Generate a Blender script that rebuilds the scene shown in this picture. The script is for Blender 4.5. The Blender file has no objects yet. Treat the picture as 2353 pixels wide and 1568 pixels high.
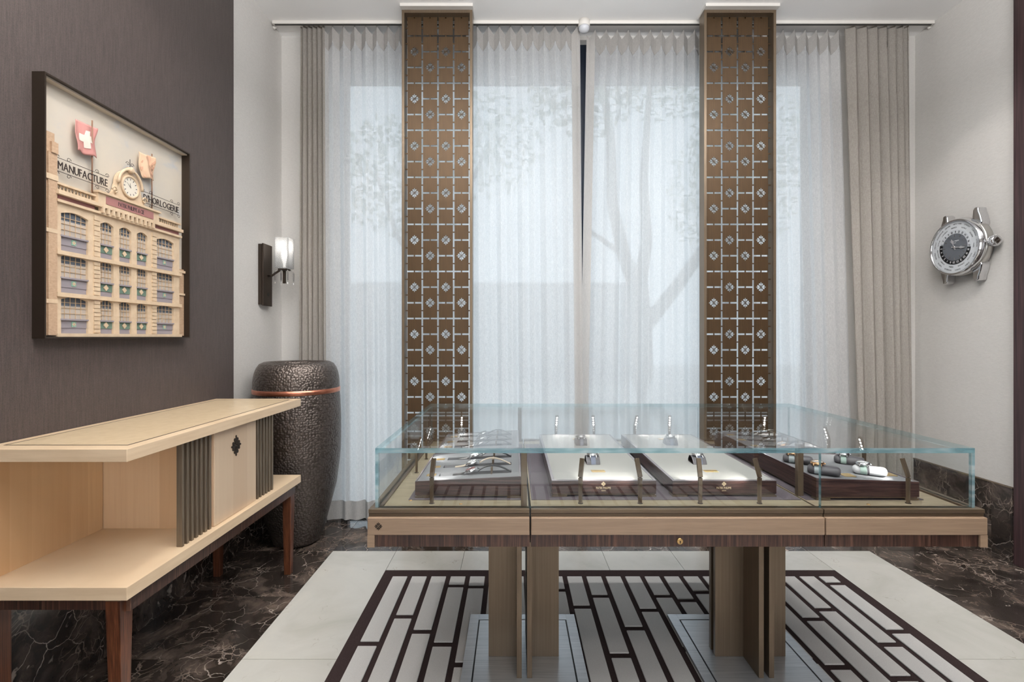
import bpy, math, random
from mathutils import Matrix, Vector
random.seed(7)
PI = math.pi
scene = bpy.context.scene
col = scene.collection

# ------------------------------------------------------------------ camera, world, lights, exposure
cam_d = bpy.data.cameras.new('camera'); cam = bpy.data.objects.new('camera', cam_d); col.objects.link(cam)
cam_d.sensor_fit = 'HORIZONTAL'; cam_d.sensor_width = 36.0; cam_d.lens = 17.0
cam_d.shift_x = -2.5/2353; cam_d.shift_y = -9.0/2353
cam_d.clip_start = 0.02
HC = 1.35
cam.location = (0, 0, HC); cam.rotation_euler = (PI/2, 0, 0)
scene.camera = cam
vs = scene.view_settings
vs.view_transform = 'Standard'; vs.look = 'None'; vs.gamma = 1.0; vs.use_curve_mapping = False
vs.exposure = 0.40
world = bpy.data.worlds.new('overcast_sky'); scene.world = world
world.use_nodes = True
bg = world.node_tree.nodes['Background']
bg.inputs[0].default_value = (0.79, 0.895, 1.0, 1); bg.inputs[1].default_value = 1.22
try:
    scene.cycles.transparent_max_bounces = 24
    scene.cycles.max_bounces = 10
    scene.cycles.caustics_reflective = False
    scene.cycles.caustics_refractive = False
    scene.cycles.sample_clamp_indirect = 6.0
except Exception:
    pass

def area_light(name, loc, size, power, color=(1, .95, .90), spread=PI, aim=None):
    l = bpy.data.lights.new(name, 'AREA'); l.shape = 'DISK'; l.size = size; l.energy = power; l.color = color
    l.spread = spread
    o = bpy.data.objects.new(name, l); col.objects.link(o); o.location = loc
    if aim is not None:
        o.rotation_euler = (Vector(aim)-Vector(loc)).to_track_quat('-Z', 'Y').to_euler()
    return o
def spot_light(name, loc, aim, power, angle, blend=.5, color=(1, .93, .85), radius=.03, parent=None):
    l = bpy.data.lights.new(name, 'SPOT'); l.energy = power; l.color = color
    l.spot_size = angle; l.spot_blend = blend; l.shadow_soft_size = radius
    o = bpy.data.objects.new(name, l); col.objects.link(o); o.location = loc
    o.rotation_euler = (Vector(aim)-Vector(loc)).to_track_quat('-Z', 'Y').to_euler()
    if parent: o.parent = parent
    return o
CEIL = 3.605
# ceiling fixtures of the room, all recessed in the ceiling plane and outside the frame
for px_, py_, pw_ in ((-.75, 1.6, 5), (.55, 1.6, 5), (1.85, 1.6, 5), (-.75, -.9, 6), (.55, -.9, 6), (1.85, -.9, 6)):
    area_light('ceiling_downlight', (px_, py_, CEIL-.012), .55, pw_)
spot_light('picture_downlight', (-.75, 1.75, CEIL-.02), (-1.71, 2.1, 1.85), 15, 1.05, .35, (1, .9, .78))
spot_light('picture_downlight', (-.75, .9, CEIL-.02), (-1.71, 1.2, 1.5), 14, 1.05, .35, (1, .9, .78))

for px_ in (-.85, .1, 1.0, 1.95):
    spot_light('window_downlight', (px_, 3.02, CEIL-.015), (px_, 2.92, 0), 34, 1.15, .85, (1, .98, .96), .045)
spot_light('watch_downlight', (1.9, 2.3, CEIL-.02), (3.0, 3.2, 1.9), 22, .7, .5, (1, .95, .9))
up = area_light('added_uplight_beam', (.6, .9, 3.02), 1, 225, (1, .995, .985), PI, (.6, .9, 4)); up.data.shape = 'RECTANGLE'; up.data.size = 3.4; up.data.size_y = .16  # added uplight to brighten the ceiling and walls, not a known fixture

rear_fill = area_light('added_rear_fill', (.6, -2.5, 1.35), 1, 40, (.95, .975, 1.0), PI, (.6, 0, 1.35)); rear_fill.data.shape = 'RECTANGLE'; rear_fill.data.size = 3.0; rear_fill.data.size_y = 2.3  # added fill from behind the camera, posed as daylight through an entrance

# ------------------------------------------------------------------ helpers: materials
def lin(c):
    c /= 255.0
    return c/12.92 if c <= .04045 else ((c+.055)/1.055)**2.4
def S(r, g, b): return (lin(r), lin(g), lin(b), 1.0)
def newmat(name):
    m = bpy.data.materials.new(name); m.use_nodes = True
    nt = m.node_tree
    return m, nt, nt.nodes['Principled BSDF'], nt.nodes['Material Output']
def nd(nt, t, **kw):
    n = nt.nodes.new(t)
    for k, v in kw.items(): setattr(n, k, v)
    return n
def lk(nt, a, b): nt.links.new(a, b)
def coords(nt, scale=(1, 1, 1), rnd=False, rot=(0, 0, 0)):
    tc = nd(nt, 'ShaderNodeTexCoord'); mp = nd(nt, 'ShaderNodeMapping')
    mp.inputs['Scale'].default_value = scale; mp.inputs['Rotation'].default_value = rot
    src = tc.outputs['Object']
    if rnd:
        oi = nd(nt, 'ShaderNodeObjectInfo'); ml = nd(nt, 'ShaderNodeMath', operation='MULTIPLY'); ml.inputs[1].default_value = 37.0
        lk(nt, oi.outputs['Random'], ml.inputs[0])
        ad = nd(nt, 'ShaderNodeVectorMath', operation='ADD'); lk(nt, src, ad.inputs[0]); lk(nt, ml.outputs[0], ad.inputs[1]); src = ad.outputs[0]
    lk(nt, src, mp.inputs['Vector'])
    return mp.outputs['Vector']
def noise(nt, vec, scale, detail=4, rough=.55, dist=0):
    n = nd(nt, 'ShaderNodeTexNoise'); n.inputs['Scale'].default_value = scale; n.inputs['Detail'].default_value = detail
    n.inputs['Roughness'].default_value = rough; n.inputs['Distortion'].default_value = dist
    lk(nt, vec, n.inputs['Vector']); return n.outputs['Fac']
def ramp(nt, fac, stops, interp='LINEAR'):
    r = nd(nt, 'ShaderNodeValToRGB'); r.color_ramp.interpolation = interp
    e = r.color_ramp.elements
    while len(e) < len(stops): e.new(.5)
    for k, (p, c) in enumerate(stops): e[k].position = p; e[k].color = c
    lk(nt, fac, r.inputs['Fac']); return r.outputs['Color']
def mixc(nt, a, b, fac, mode='MIX'):
    m = nd(nt, 'ShaderNodeMix', data_type='RGBA', blend_type=mode)
    for inp, v in ((m.inputs[6], a), (m.inputs[7], b), (m.inputs[0], fac)):
        if hasattr(v, 'is_linked'): lk(nt, v, inp)
        else: inp.default_value = v
    return m.outputs[2]
def bump(nt, p, h, strength, dist):
    b = nd(nt, 'ShaderNodeBump'); b.inputs['Strength'].default_value = strength; b.inputs['Distance'].default_value = dist
    lk(nt, h, b.inputs['Height']); lk(nt, b.outputs['Normal'], p.inputs['Normal'])
def plain(name, c, rough=.5, metal=0, spec=.5, emit=None, estr=0, coat=0):
    m, nt, p, o = newmat(name)
    p.inputs['Base Color'].default_value = c; p.inputs['Roughness'].default_value = rough; p.inputs['Metallic'].default_value = metal
    p.inputs['Specular IOR Level'].default_value = spec; p.inputs['Coat Weight'].default_value = coat
    if emit: p.inputs['Emission Color'].default_value = emit; p.inputs['Emission Strength'].default_value = estr
    return m
def grained(name, c1, c2, scale, rough=.45, metal=0, nscale=1, detail=3, rnd=False, bmp=0, spec=.5, lo=.3, hi=.7, coat=0):
    m, nt, p, o = newmat(name)
    v = coords(nt, scale, rnd); f = noise(nt, v, nscale, detail)
    lk(nt, ramp(nt, f, [(lo, c1), (hi, c2)]), p.inputs['Base Color'])
    p.inputs['Roughness'].default_value = rough; p.inputs['Metallic'].default_value = metal
    p.inputs['Specular IOR Level'].default_value = spec; p.inputs['Coat Weight'].default_value = coat
    if bmp: bump(nt, p, f, bmp, .002)
    return m
def marble_dark(name, rnd=True):
    m, nt, p, o = newmat(name)
    v = coords(nt, (1, 1, 1), rnd)
    w = nd(nt, 'ShaderNodeTexNoise'); w.inputs['Scale'].default_value = 3.2; w.inputs['Detail'].default_value = 5; lk(nt, v, w.inputs['Vector'])
    sub = nd(nt, 'ShaderNodeVectorMath', operation='SUBTRACT'); lk(nt, w.outputs['Color'], sub.inputs[0]); sub.inputs[1].default_value = (.5, .5, .5)
    sc = nd(nt, 'ShaderNodeVectorMath', operation='SCALE'); lk(nt, sub.outputs[0], sc.inputs[0]); sc.inputs['Scale'].default_value = .32
    ad = nd(nt, 'ShaderNodeVectorMath', operation='ADD'); lk(nt, v, ad.inputs[0]); lk(nt, sc.outputs[0], ad.inputs[1])
    def veins(scale, wid):
        vo = nd(nt, 'ShaderNodeTexVoronoi', feature='DISTANCE_TO_EDGE'); vo.inputs['Scale'].default_value = scale; lk(nt, ad.outputs[0], vo.inputs['Vector'])
        return ramp(nt, vo.outputs['Distance'], [(0, (1, 1, 1, 1)), (wid, (0, 0, 0, 1))])
    v1 = veins(7.5, .016); v2 = veins(22, .05)
    msk = ramp(nt, noise(nt, v, 4.0, 3), [(.42, (0, 0, 0, 1)), (.68, (1, 1, 1, 1))])
    msk2 = ramp(nt, noise(nt, v, 7.0, 3), [(.5, (0, 0, 0, 1)), (.7, (1, 1, 1, 1))])
    base = ramp(nt, noise(nt, ad.outputs[0], 5, 6, .65), [(.3, S(26, 22, 20)), (.48, S(50, 43, 39)), (.6, S(84, 73, 66)), (.76, S(128, 114, 104))])
    a = mixc(nt, (0, 0, 0, 1), v1, msk); b = mixc(nt, (0, 0, 0, 1), v2, msk2)
    blot = ramp(nt, noise(nt, ad.outputs[0], 16, 3), [(.68, (0, 0, 0, 1)), (.74, (.8, .8, .8, 1))])
    c = mixc(nt, base, S(200, 186, 174), a); c = mixc(nt, c, S(150, 134, 122), b); c = mixc(nt, c, S(180, 168, 158), blot)
    lk(nt, c, p.inputs['Base Color'])
    p.inputs['Roughness'].default_value = .13
    return m
def marble_light(name):
    m, nt, p, o = newmat(name)
    v = coords(nt, (1, 1, 1), True)
    f = noise(nt, v, 2.2, 6, .6, .6)
    base = ramp(nt, f, [(.3, S(184, 182, 173)), (.55, S(200, 198, 191)), (.75, S(208, 205, 196))])
    w = nd(nt, 'ShaderNodeTexNoise'); w.inputs['Scale'].default_value = 5; w.inputs['Detail'].default_value = 4; lk(nt, v, w.inputs['Vector'])
    mx = nd(nt, 'ShaderNodeVectorMath', operation='ADD'); lk(nt, v, mx.inputs[0]); lk(nt, w.outputs['Color'], mx.inputs[1])
    vo = nd(nt, 'ShaderNodeTexVoronoi', feature='DISTANCE_TO_EDGE'); vo.inputs['Scale'].default_value = 2.6; lk(nt, mx.outputs[0], vo.inputs['Vector'])
    e = ramp(nt, vo.outputs['Distance'], [(0, (1, 1, 1, 1)), (.012, (0, 0, 0, 1))])
    ms = ramp(nt, noise(nt, v, 9, 2), [(.55, (0, 0, 0, 1)), (.72, (.7, .7, .7, 1))])
    c = mixc(nt, base, S(135, 118, 100), mixc(nt, (0, 0, 0, 1), e, ms))
    lk(nt, c, p.inputs['Base Color']); p.inputs['Roughness'].default_value = .22
    return m
def wood_dark(name, scale, c=((30, 17, 13), (62, 40, 32), (104, 74, 60)), rough=.32):
    m, nt, p, o = newmat(name)
    v = coords(nt, scale); f = noise(nt, v, 1.0, 5, .7)
    lk(nt, ramp(nt, f, [(.33, S(*c[0])), (.5, S(*c[1])), (.68, S(*c[2]))]), p.inputs['Base Color'])
    p.inputs['Roughness'].default_value = rough
    return m
def veneer(name, axis, width, c1, c2):
    # pale veneer in matched strips across one axis
    m, nt, p, o = newmat(name)
    tc = nd(nt, 'ShaderNodeTexCoord'); sp = nd(nt, 'ShaderNodeSeparateXYZ'); lk(nt, tc.outputs['Object'], sp.inputs[0])
    dv = nd(nt, 'ShaderNodeMath', operation='DIVIDE'); lk(nt, sp.outputs[axis], dv.inputs[0]); dv.inputs[1].default_value = width
    fl = nd(nt, 'ShaderNodeMath', operation='FLOOR'); lk(nt, dv.outputs[0], fl.inputs[0])
    wn = nd(nt, 'ShaderNodeTexWhiteNoise', noise_dimensions='1D'); lk(nt, fl.outputs[0], wn.inputs['W'])
    base = mixc(nt, c1, c2, wn.outputs['Value'])
    g = noise(nt, coords(nt, (60, 60, 2.5)), 1, 3)
    lk(nt, mixc(nt, base, c2, ramp(nt, g, [(.4, (0, 0, 0, 1)), (.8, (.35, .35, .35, 1))])), p.inputs['Base Color'])
    p.inputs['Roughness'].default_value = .38
    return m
def fabric_wall(name, c1, c2, vert=True, rough=.8, s=1.0, bmp=.25, sheen=0):
    m, nt, p, o = newmat(name)
    v = coords(nt, (260*s, 260*s, 14*s) if vert else (60*s, 60*s, 320*s))
    f = noise(nt, v, 1, 3, .6); f2 = noise(nt, coords(nt, (1, 1, 1)), 420*s, 2)
    mx = nd(nt, 'ShaderNodeMath', operation='ADD'); lk(nt, f, mx.inputs[0]); lk(nt, f2, mx.inputs[1])
    h = nd(nt, 'ShaderNodeMath', operation='MULTIPLY'); lk(nt, mx.outputs[0], h.inputs[0]); h.inputs[1].default_value = .5
    lk(nt, ramp(nt, h.outputs[0], [(.36, c1), (.64, c2)]), p.inputs['Base Color'])
    p.inputs['Roughness'].default_value = rough; p.inputs['Sheen Weight'].default_value = sheen
    bump(nt, p, h.outputs[0], bmp, .0012)
    return m
def curtain_mat(name, c1, c2, tr, tl, weave=1.0):
    # tr: open weave share, tl: share of light scattered through the cloth
    m, nt, p, o = newmat(name); nt.nodes.remove(p)
    a = noise(nt, coords(nt, (90, 90, 600)), 1, 2, .6); b = noise(nt, coords(nt, (600, 600, 40)), 1, 2, .6)
    mm = nd(nt, 'ShaderNodeMath', operation='ADD'); lk(nt, a, mm.inputs[0]); lk(nt, b, mm.inputs[1])
    hf = nd(nt, 'ShaderNodeMath', operation='MULTIPLY'); lk(nt, mm.outputs[0], hf.inputs[0]); hf.inputs[1].default_value = .5
    cc = ramp(nt, hf.outputs[0], [(.35, c1), (.65, c2)])
    d = nd(nt, 'ShaderNodeBsdfDiffuse'); t = nd(nt, 'ShaderNodeBsdfTranslucent'); x = nd(nt, 'ShaderNodeBsdfTransparent')
    lk(nt, cc, d.inputs['Color']); lk(nt, cc, t.inputs['Color'])
    m1 = nd(nt, 'ShaderNodeMixShader'); m1.inputs[0].default_value = tl; lk(nt, d.outputs[0], m1.inputs[1]); lk(nt, t.outputs[0], m1.inputs[2])
    m2 = nd(nt, 'ShaderNodeMixShader'); lk(nt, m1.outputs[0], m2.inputs[1]); lk(nt, x.outputs[0], m2.inputs[2])
    if tr > 0:
        mr = nd(nt, 'ShaderNodeMapRange'); lk(nt, hf.outputs[0], mr.inputs[0])
        mr.inputs[1].default_value = .38; mr.inputs[2].default_value = .62; mr.inputs[3].default_value = tr*1.6; mr.inputs[4].default_value = tr*.4
        lk(nt, mr.outputs[0], m2.inputs[0])
    else: m2.inputs[0].default_value = 0
    lk(nt, m2.outputs[0], o.inputs['Surface'])
    return m
def glass_mat(name, tint, refl=1.0, f0=.04, rough=0.0):
    # clear pane: transparent with a Fresnel mirror layer on top
    m, nt, p, o = newmat(name); nt.nodes.remove(p)
    t = nd(nt, 'ShaderNodeBsdfTransparent'); t.inputs[0].default_value = tint
    g = nd(nt, 'ShaderNodeBsdfGlossy'); g.inputs['Roughness'].default_value = rough
    lw = nd(nt, 'ShaderNodeLayerWeight'); lw.inputs['Blend'].default_value = .5
    pw = nd(nt, 'ShaderNodeMath', operation='POWER'); lk(nt, lw.outputs['Facing'], pw.inputs[0]); pw.inputs[1].default_value = 5
    mr = nd(nt, 'ShaderNodeMapRange'); lk(nt, pw.outputs[0], mr.inputs[0]); mr.inputs[3].default_value = f0; mr.inputs[4].default_value = refl
    mx = nd(nt, 'ShaderNodeMixShader'); lk(nt, mr.outputs[0], mx.inputs[0]); lk(nt, t.outputs[0], mx.inputs[1]); lk(nt, g.outputs[0], mx.inputs[2])
    lk(nt, mx.outputs[0], o.inputs['Surface'])
    return m
def glass_edge(name, tr=.38):
    m, nt, p, o = newmat(name); nt.nodes.remove(p)
    v = coords(nt, (7, 7, 30)); f = noise(nt, v, 1, 2)
    c = ramp(nt, f, [(.35, S(104, 148, 160)), (.5, S(150, 186, 196)), (.65, S(206, 224, 228))])
    d = nd(nt, 'ShaderNodeBsdfDiffuse'); lk(nt, c, d.inputs[0])
    t = nd(nt, 'ShaderNodeBsdfTransparent'); t.inputs[0].default_value = S(196, 226, 230)
    g = nd(nt, 'ShaderNodeBsdfGlossy'); g.inputs['Roughness'].default_value = .08
    m1 = nd(nt, 'ShaderNodeMixShader'); m1.inputs[0].default_value = tr; lk(nt, d.outputs[0], m1.inputs[1]); lk(nt, t.outputs[0], m1.inputs[2])
    m2 = nd(nt, 'ShaderNodeMixShader'); m2.inputs[0].default_value = .14; lk(nt, m1.outputs[0], m2.inputs[1]); lk(nt, g.outputs[0], m2.inputs[2])
    lk(nt, m2.outputs[0], o.inputs['Surface'])
    return m

M = {}
M['marble'] = marble_dark('dark_marble'); M['stone'] = marble_light('cream_stone')
M['grout'] = plain('grout', S(150, 140, 130), .8)
M['white_wall'] = fabric_wall('pale_linen_wallpaper', S(205, 202, 198), S(218, 215, 211), False, .85, .7, .15)
M['brown_wall'] = fabric_wall('brown_woven_wallpaper', S(50, 41, 39), S(73, 62, 59), True, .6, .8, .4, .1)
M['ceiling'] = plain('ceiling_paint', S(240, 239, 238), .7)
M['white_paint'] = plain('white_paint', S(214, 210, 205), .5)
M['rail'] = plain('rail_white', S(222, 218, 212), .4)
M['navy'] = plain('navy_metal', S(16, 30, 48), .35)
M['sheer'] = curtain_mat('sheer_linen', S(238, 239, 241), S(250, 250, 250), .13, .60)
M['sheer_edge'] = curtain_mat('sheer_edge', S(206, 203, 200), S(224, 221, 218), 0, .42)
M['sheer_hem'] = curtain_mat('sheer_hem', S(168, 165, 162), S(192, 189, 186), 0, .25)
M['drape'] = curtain_mat('taupe_linen', S(150, 144, 137), S(182, 176, 169), 0, .2)
M['bronze_sheet'] = grained('brushed_bronze_sheet', S(70, 53, 34), S(88, 67, 44), (420, 420, 6), .42, .5)
M['bronze'] = grained('brushed_bronze', S(108, 93, 76), S(122, 106, 88), (200, 200, 2), .36, .55)
M['bronze_rail'] = grained('bronze_rail', S(86, 72, 56), S(104, 88, 70), (3, 300, 300), .4, .45)
M['bronze_dark'] = plain('dark_bronze', S(58, 48, 40), .42, .6)
M['steel_plate'] = grained('brushed_steel_plate', S(168, 174, 180), S(196, 200, 204), (6, 260, 260), .28, .6)
M['beige'] = grained('champagne_lacquer', S(132, 110, 90), S(147, 123, 101), (8, 30, 160), .42, 0, 1, 3)
M['tan'] = grained('tan_deck_cloth', S(130, 119, 98), S(148, 136, 112), (10, 60, 60), .6)
M['plum'] = grained('plum_deck_cloth', S(76, 68, 74), S(92, 84, 90), (300, 300, 300), .75)
M['zebrano_x'] = wood_dark('macassar_vertical', (170, 3, 4))
M['zebrano_y'] = wood_dark('macassar_side', (3, 170, 4))
M['zebrano_leg'] = wood_dark('macassar_leg', (190, 190, 3), ((44, 20, 12), (84, 46, 28), (120, 74, 50)))
M['zebrano_h'] = wood_dark('macassar_horizontal', (7, 7, 190), ((34, 20, 20), (62, 42, 40), (96, 70, 62)), .3)
M['maple_y'] = veneer('pale_maple_back', 1, .075, S(234, 202, 160), S(206, 166, 124))
M['maple_x'] = veneer('pale_maple_side', 0, .085, S(232, 202, 166), S(206, 168, 130))
M['maple'] = grained('pale_maple', S(210, 184, 152), S(224, 200, 169), (4, 4, 50), .4)
M['maple_top'] = grained('birdseye_maple', S(208, 184, 148), S(222, 200, 167), (26, 26, 26), .28, 0, 1, 5)
M['ink'] = plain('dark_inlay', S(40, 28, 24), .4)
M['slat'] = grained('bronze_slat', S(104, 92, 78), S(128, 115, 98), (200, 200, 5), .4, .5)
M['copper'] = grained('copper_band', S(186, 116, 92), S(206, 140, 114), (30, 30, 90), .3, .9)
M['black'] = plain('black', S(12, 12, 13), .5)
M['glass'] = glass_mat('case_glass', (.972, .984, .984, 1), 1.0, .04)
M['win_glass'] = glass_mat('window_glass', (.97, .985, .98, 1), 1.0, .03)
M['edge'] = glass_edge('glass_edge', .5); M['edge_soft'] = glass_edge('glass_edge_soft', .85)
M['rug_dark'] = grained('rug_dark_pile', S(46, 36, 36), S(66, 54, 53), (500, 500, 500), .95, 0, 1, 2, False, .6, .1)
M['rug_light'] = grained('rug_light_pile', S(192, 190, 187), S(212, 210, 207), (520, 520, 520), .95, 0, 1, 2, False, .6, .1)
M['felt'] = grained('ivory_felt', S(146, 145, 141), S(160, 159, 155), (600, 600, 600), .85, 0, 1, 2)
M['grey_felt'] = grained('grey_felt', S(106, 107, 110), S(122, 123, 126), (600, 600, 600), .75, 0, 1, 2)
M['gun_felt'] = plain('dark_grey_leather', S(78, 76, 80), .5)
M['white_felt'] = plain('white_leather', S(214, 214, 216), .5)
M['rim'] = plain('grey_satin_rim', S(140, 132, 136), .25, .3)
M['gold'] = plain('gold_plate', S(196, 168, 118), .35, .7)
M['gold_print'] = plain('gold_print', S(224, 204, 168), .4, .3)
M['brass'] = plain('brass', S(196, 160, 108), .3, .9)
M['chrome'] = plain('polished_steel', S(222, 222, 224), .09, 1)
M['rose'] = plain('rose_gold', S(222, 178, 136), .14, 1)
M['dial_grey'] = plain('slate_dial', S(92, 96, 102), .4)
M['dial_white'] = plain('silver_dial', S(214, 216, 218), .4)
M['dial_black'] = plain('black_dial', S(22, 23, 26), .35)
M['dial_wine'] = plain('wine_dial', S(120, 66, 66), .35)
M['strap_black'] = plain('black_leather', S(34, 32, 33), .45)
M['strap_tan'] = plain('beige_leather', S(182, 168, 150), .5)
M['strap_blue'] = plain('blue_grey_leather', S(92, 98, 116), .5)
M['strap_green'] = grained('woven_sage_strap', S(112, 134, 126), S(160, 178, 170), (900, 900, 900), .6)
M['strap_grey'] = grained('woven_grey_strap', S(140, 150, 152), S(180, 188, 188), (900, 900, 900), .6)
M['led'] = plain('led', (1, 1, 1, 1), .4, 0, .5, (1, .97, .93, 1), 16)
M['bulb'] = plain('lit_bulb', (1, 1, 1, 1), .4, 0, .5, (1, .94, .86, 1), 2.4)
M['print'] = plain('dark_print', S(52, 52, 56), .6)
M['print_white'] = plain('white_print', S(225, 226, 228), .6)

# ------------------------------------------------------------------ helpers: geometry
class MB:
    def __init__(s, mtx=None): s.v = []; s.f = []; s.mi = []; s.sm = []; s.M = mtx
    def add(s, vs_, fs, mi=0, smooth=False):
        o = len(s.v)
        for p in vs_:
            p = Vector(p)
            if s.M is not None: p = s.M @ p
            s.v.append(tuple(p))
        for k, f in enumerate(fs):
            s.f.append(tuple(i+o for i in f)); s.mi.append(mi[k] if isinstance(mi, list) else mi); s.sm.append(smooth)
        return s
    def box(s, x0, x1, y0, y1, z0, z1, mi=0):
        vs_ = [(x0, y0, z0), (x1, y0, z0), (x1, y1, z0), (x0, y1, z0), (x0, y0, z1), (x1, y0, z1), (x1, y1, z1), (x0, y1, z1)]
        return s.add(vs_, [(0, 3, 2, 1), (4, 5, 6, 7), (0, 1, 5, 4), (1, 2, 6, 5), (2, 3, 7, 6), (3, 0, 4, 7)], mi)
    def pane(s, x0, x1, y0, y1, z0, z1, ax):
        # box whose broad faces use slot 0 and whose narrow edges use slot 1
        mi = {2: [0, 0, 1, 2, 2, 2], 1: [1, 1, 0, 1, 0, 1], 0: [1, 1, 1, 0, 1, 0]}[ax]
        return s.box(x0, x1, y0, y1, z0, z1, mi)
    def hexa(s, b, t, mi=0):
        return s.add(list(b)+list(t), [(3, 2, 1, 0), (4, 5, 6, 7), (0, 1, 5, 4), (1, 2, 6, 5), (2, 3, 7, 6), (3, 0, 4, 7)], mi)
    def lathe(s, prof, seg=32, c=(0, 0, 0), axis='Z', smooth=True, mi=0, closed=False):
        vs_ = []; fs = []
        for r, h in prof:
            for k in range(seg):
                a = 2*PI*k/seg; x, y = r*math.cos(a), r*math.sin(a)
                p = {'Z': (x, y, h), 'X': (h, x, y), 'Y': (y, h, x)}[axis]
                vs_.append((p[0]+c[0], p[1]+c[1], p[2]+c[2]))
        n = len(prof)
        for i in range(n-1):
            for k in range(seg):
                k2 = (k+1) % seg
                fs.append((i*seg+k, i*seg+k2, (i+1)*seg+k2, (i+1)*seg+k))
        s.add(vs_, fs, mi, smooth)
        if not closed:
            o = len(s.v)-n*seg
            if prof[0][0] > 1e-6: s.f.append(tuple(o+k for k in range(seg-1, -1, -1))); s.mi.append(mi); s.sm.append(False)
            if prof[-1][0] > 1e-6: s.f.append(tuple(o+(n-1)*seg+k for k in range(seg))); s.mi.append(mi); s.sm.append(False)
        return s
    def tube(s, pts, r, seg=8, mi=0, smooth=True):
        pts = [Vector(p) for p in pts]; n = len(pts); rs = r if isinstance(r, (list, tuple)) else [r]*n
        vs_ = []; fs = []
        for i, p in enumerate(pts):
            t = (pts[min(i+1, n-1)]-pts[max(i-1, 0)]).normalized()
            u = t.cross(Vector((0, 0, 1)))
            if u.length < 1e-3: u = t.cross(Vector((1, 0, 0)))
            u.normalize(); w = t.cross(u)
            for k in range(seg):
                a = 2*PI*k/seg; vs_.append(p+(u*math.cos(a)+w*math.sin(a))*rs[i])
        for i in range(n-1):
            for k in range(seg):
                k2 = (k+1) % seg; fs.append((i*seg+k, i*seg+k2, (i+1)*seg+k2, (i+1)*seg+k))
        fs.append(tuple(range(seg-1, -1, -1))); fs.append(tuple((n-1)*seg+k for k in range(seg)))
        return s.add(vs_, fs, mi, smooth)
    def prism(s, poly, fn, d0, d1, mi=0, smooth=False):
        # poly: 2D points, fn(a, b, d) gives the 3D point
        n = len(poly)
        vs_ = [fn(a, b, d0) for a, b in poly]+[fn(a, b, d1) for a, b in poly]
        fs = [tuple(range(n-1, -1, -1)), tuple(range(n, 2*n))]+[(i, (i+1) % n, n+(i+1) % n, n+i) for i in range(n)]
        return s.add(vs_, fs, mi, smooth)
    def grid(s, fn, nu, nv, mi=0, smooth=True):
        vs_ = [fn(i/nu, j/nv) for j in range(nv+1) for i in range(nu+1)]
        fs = [(j*(nu+1)+i, j*(nu+1)+i+1, (j+1)*(nu+1)+i+1, (j+1)*(nu+1)+i) for j in range(nv) for i in range(nu)]
        return s.add(vs_, fs, mi, smooth)
    def mesh(s, me, mtx=None):
        vs_ = [(mtx @ v.co) if mtx is not None else v.co for v in me.vertices]
        return s.add(vs_, [tuple(p.vertices) for p in me.polygons])
    def build(s, name, mat, parent=None, bev=0, seg=2, local=False):
        off = Vector((0, 0, 0))
        if parent is not None and not local:
            q = parent
            while q is not None: off = off+q.location; q = q.parent
        me = bpy.data.meshes.new(name)
        me.from_pydata([tuple(Vector(p)-off) for p in s.v], [], s.f); me.update()
        mats = mat if isinstance(mat, (list, tuple)) else [mat]
        for m in mats: me.materials.append(M[m] if isinstance(m, str) else m)
        me.polygons.foreach_set('material_index', s.mi); me.polygons.foreach_set('use_smooth', s.sm)
        o = bpy.data.objects.new(name, me); col.objects.link(o)
        if parent is not None: o.parent = parent
        if bev:
            b = o.modifiers.new('bevel', 'BEVEL'); b.width = bev; b.segments = seg; b.limit_method = 'ANGLE'; b.angle_limit = .7
        return o
def tag(o, label, cat, group=None):
    o['label'] = label; o['category'] = cat
    if group: o['group'] = group
    return o
def thing(name, label, cat, loc=(0, 0, 0), rz=0, group=None):
    o = bpy.data.objects.new(name, None); col.objects.link(o); o.location = loc; o.rotation_euler = (0, 0, rz)
    o.empty_display_size = .05
    return tag(o, label, cat, group)
def struct(o): o['kind'] = 'structure'; return o
def copy_tree(o, parent=None):
    c = o.copy(); col.objects.link(c); c.parent = parent
    for ch in list(o.children): copy_tree(ch, c)
    return c
def share(name, me, parent, loc, rz=0):
    o = bpy.data.objects.new(name, me); col.objects.link(o); o.parent = parent; o.location = loc; o.rotation_euler = (0, 0, rz); return o
def basis(u, v, n, o):
    m = Matrix.Identity(4)
    for i, a in enumerate((u, v, n)):
        for j in range(3): m[j][i] = a[j]
    for j in range(3): m[j][3] = o[j]
    return m
FRONT = ((1, 0, 0), (0, 0, 1), (0, -1, 0))
LEFTW = ((0, 1, 0), (0, 0, 1), (1, 0, 0))
RIGHTW = ((0, -1, 0), (0, 0, 1), (-1, 0, 0))
UP = ((1, 0, 0), (0, 1, 0), (0, 0, 1))

def curve_meshes(specs):
    # specs: list of (kind, data, extrude); returns flat-filled meshes
    obs = []
    for kind, data, ex in specs:
        if kind == 'text':
            c = bpy.data.curves.new('t', 'FONT'); c.body = data; c.size = 1.0; c.resolution_u = 2
        else:
            c = bpy.data.curves.new('c', 'CURVE'); c.dimensions = '2D'
            for pts in data:
                sp = c.splines.new('POLY'); sp.points.add(len(pts)-1); sp.use_cyclic_u = True
                for k, p in enumerate(pts): sp.points[k].co = (p[0], p[1], 0, 1)
        c.fill_mode = 'BOTH'; c.extrude = ex
        o = bpy.data.objects.new('tmp', c); col.objects.link(o); obs.append(o)
    dg = bpy.context.evaluated_depsgraph_get(); dg.update()
    out = [bpy.data.meshes.new_from_object(o.evaluated_get(dg)) for o in obs]
    for o in obs:
        c = o.data; bpy.data.objects.remove(o); bpy.data.curves.remove(c)
    return out
CH = "ABCDEFGHIJKLMNOPQRSTUVWXYZ0123456789.&'"
GL = dict(zip(CH, curve_meshes([('text', c, .02) for c in CH])))
GW = {}
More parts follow.
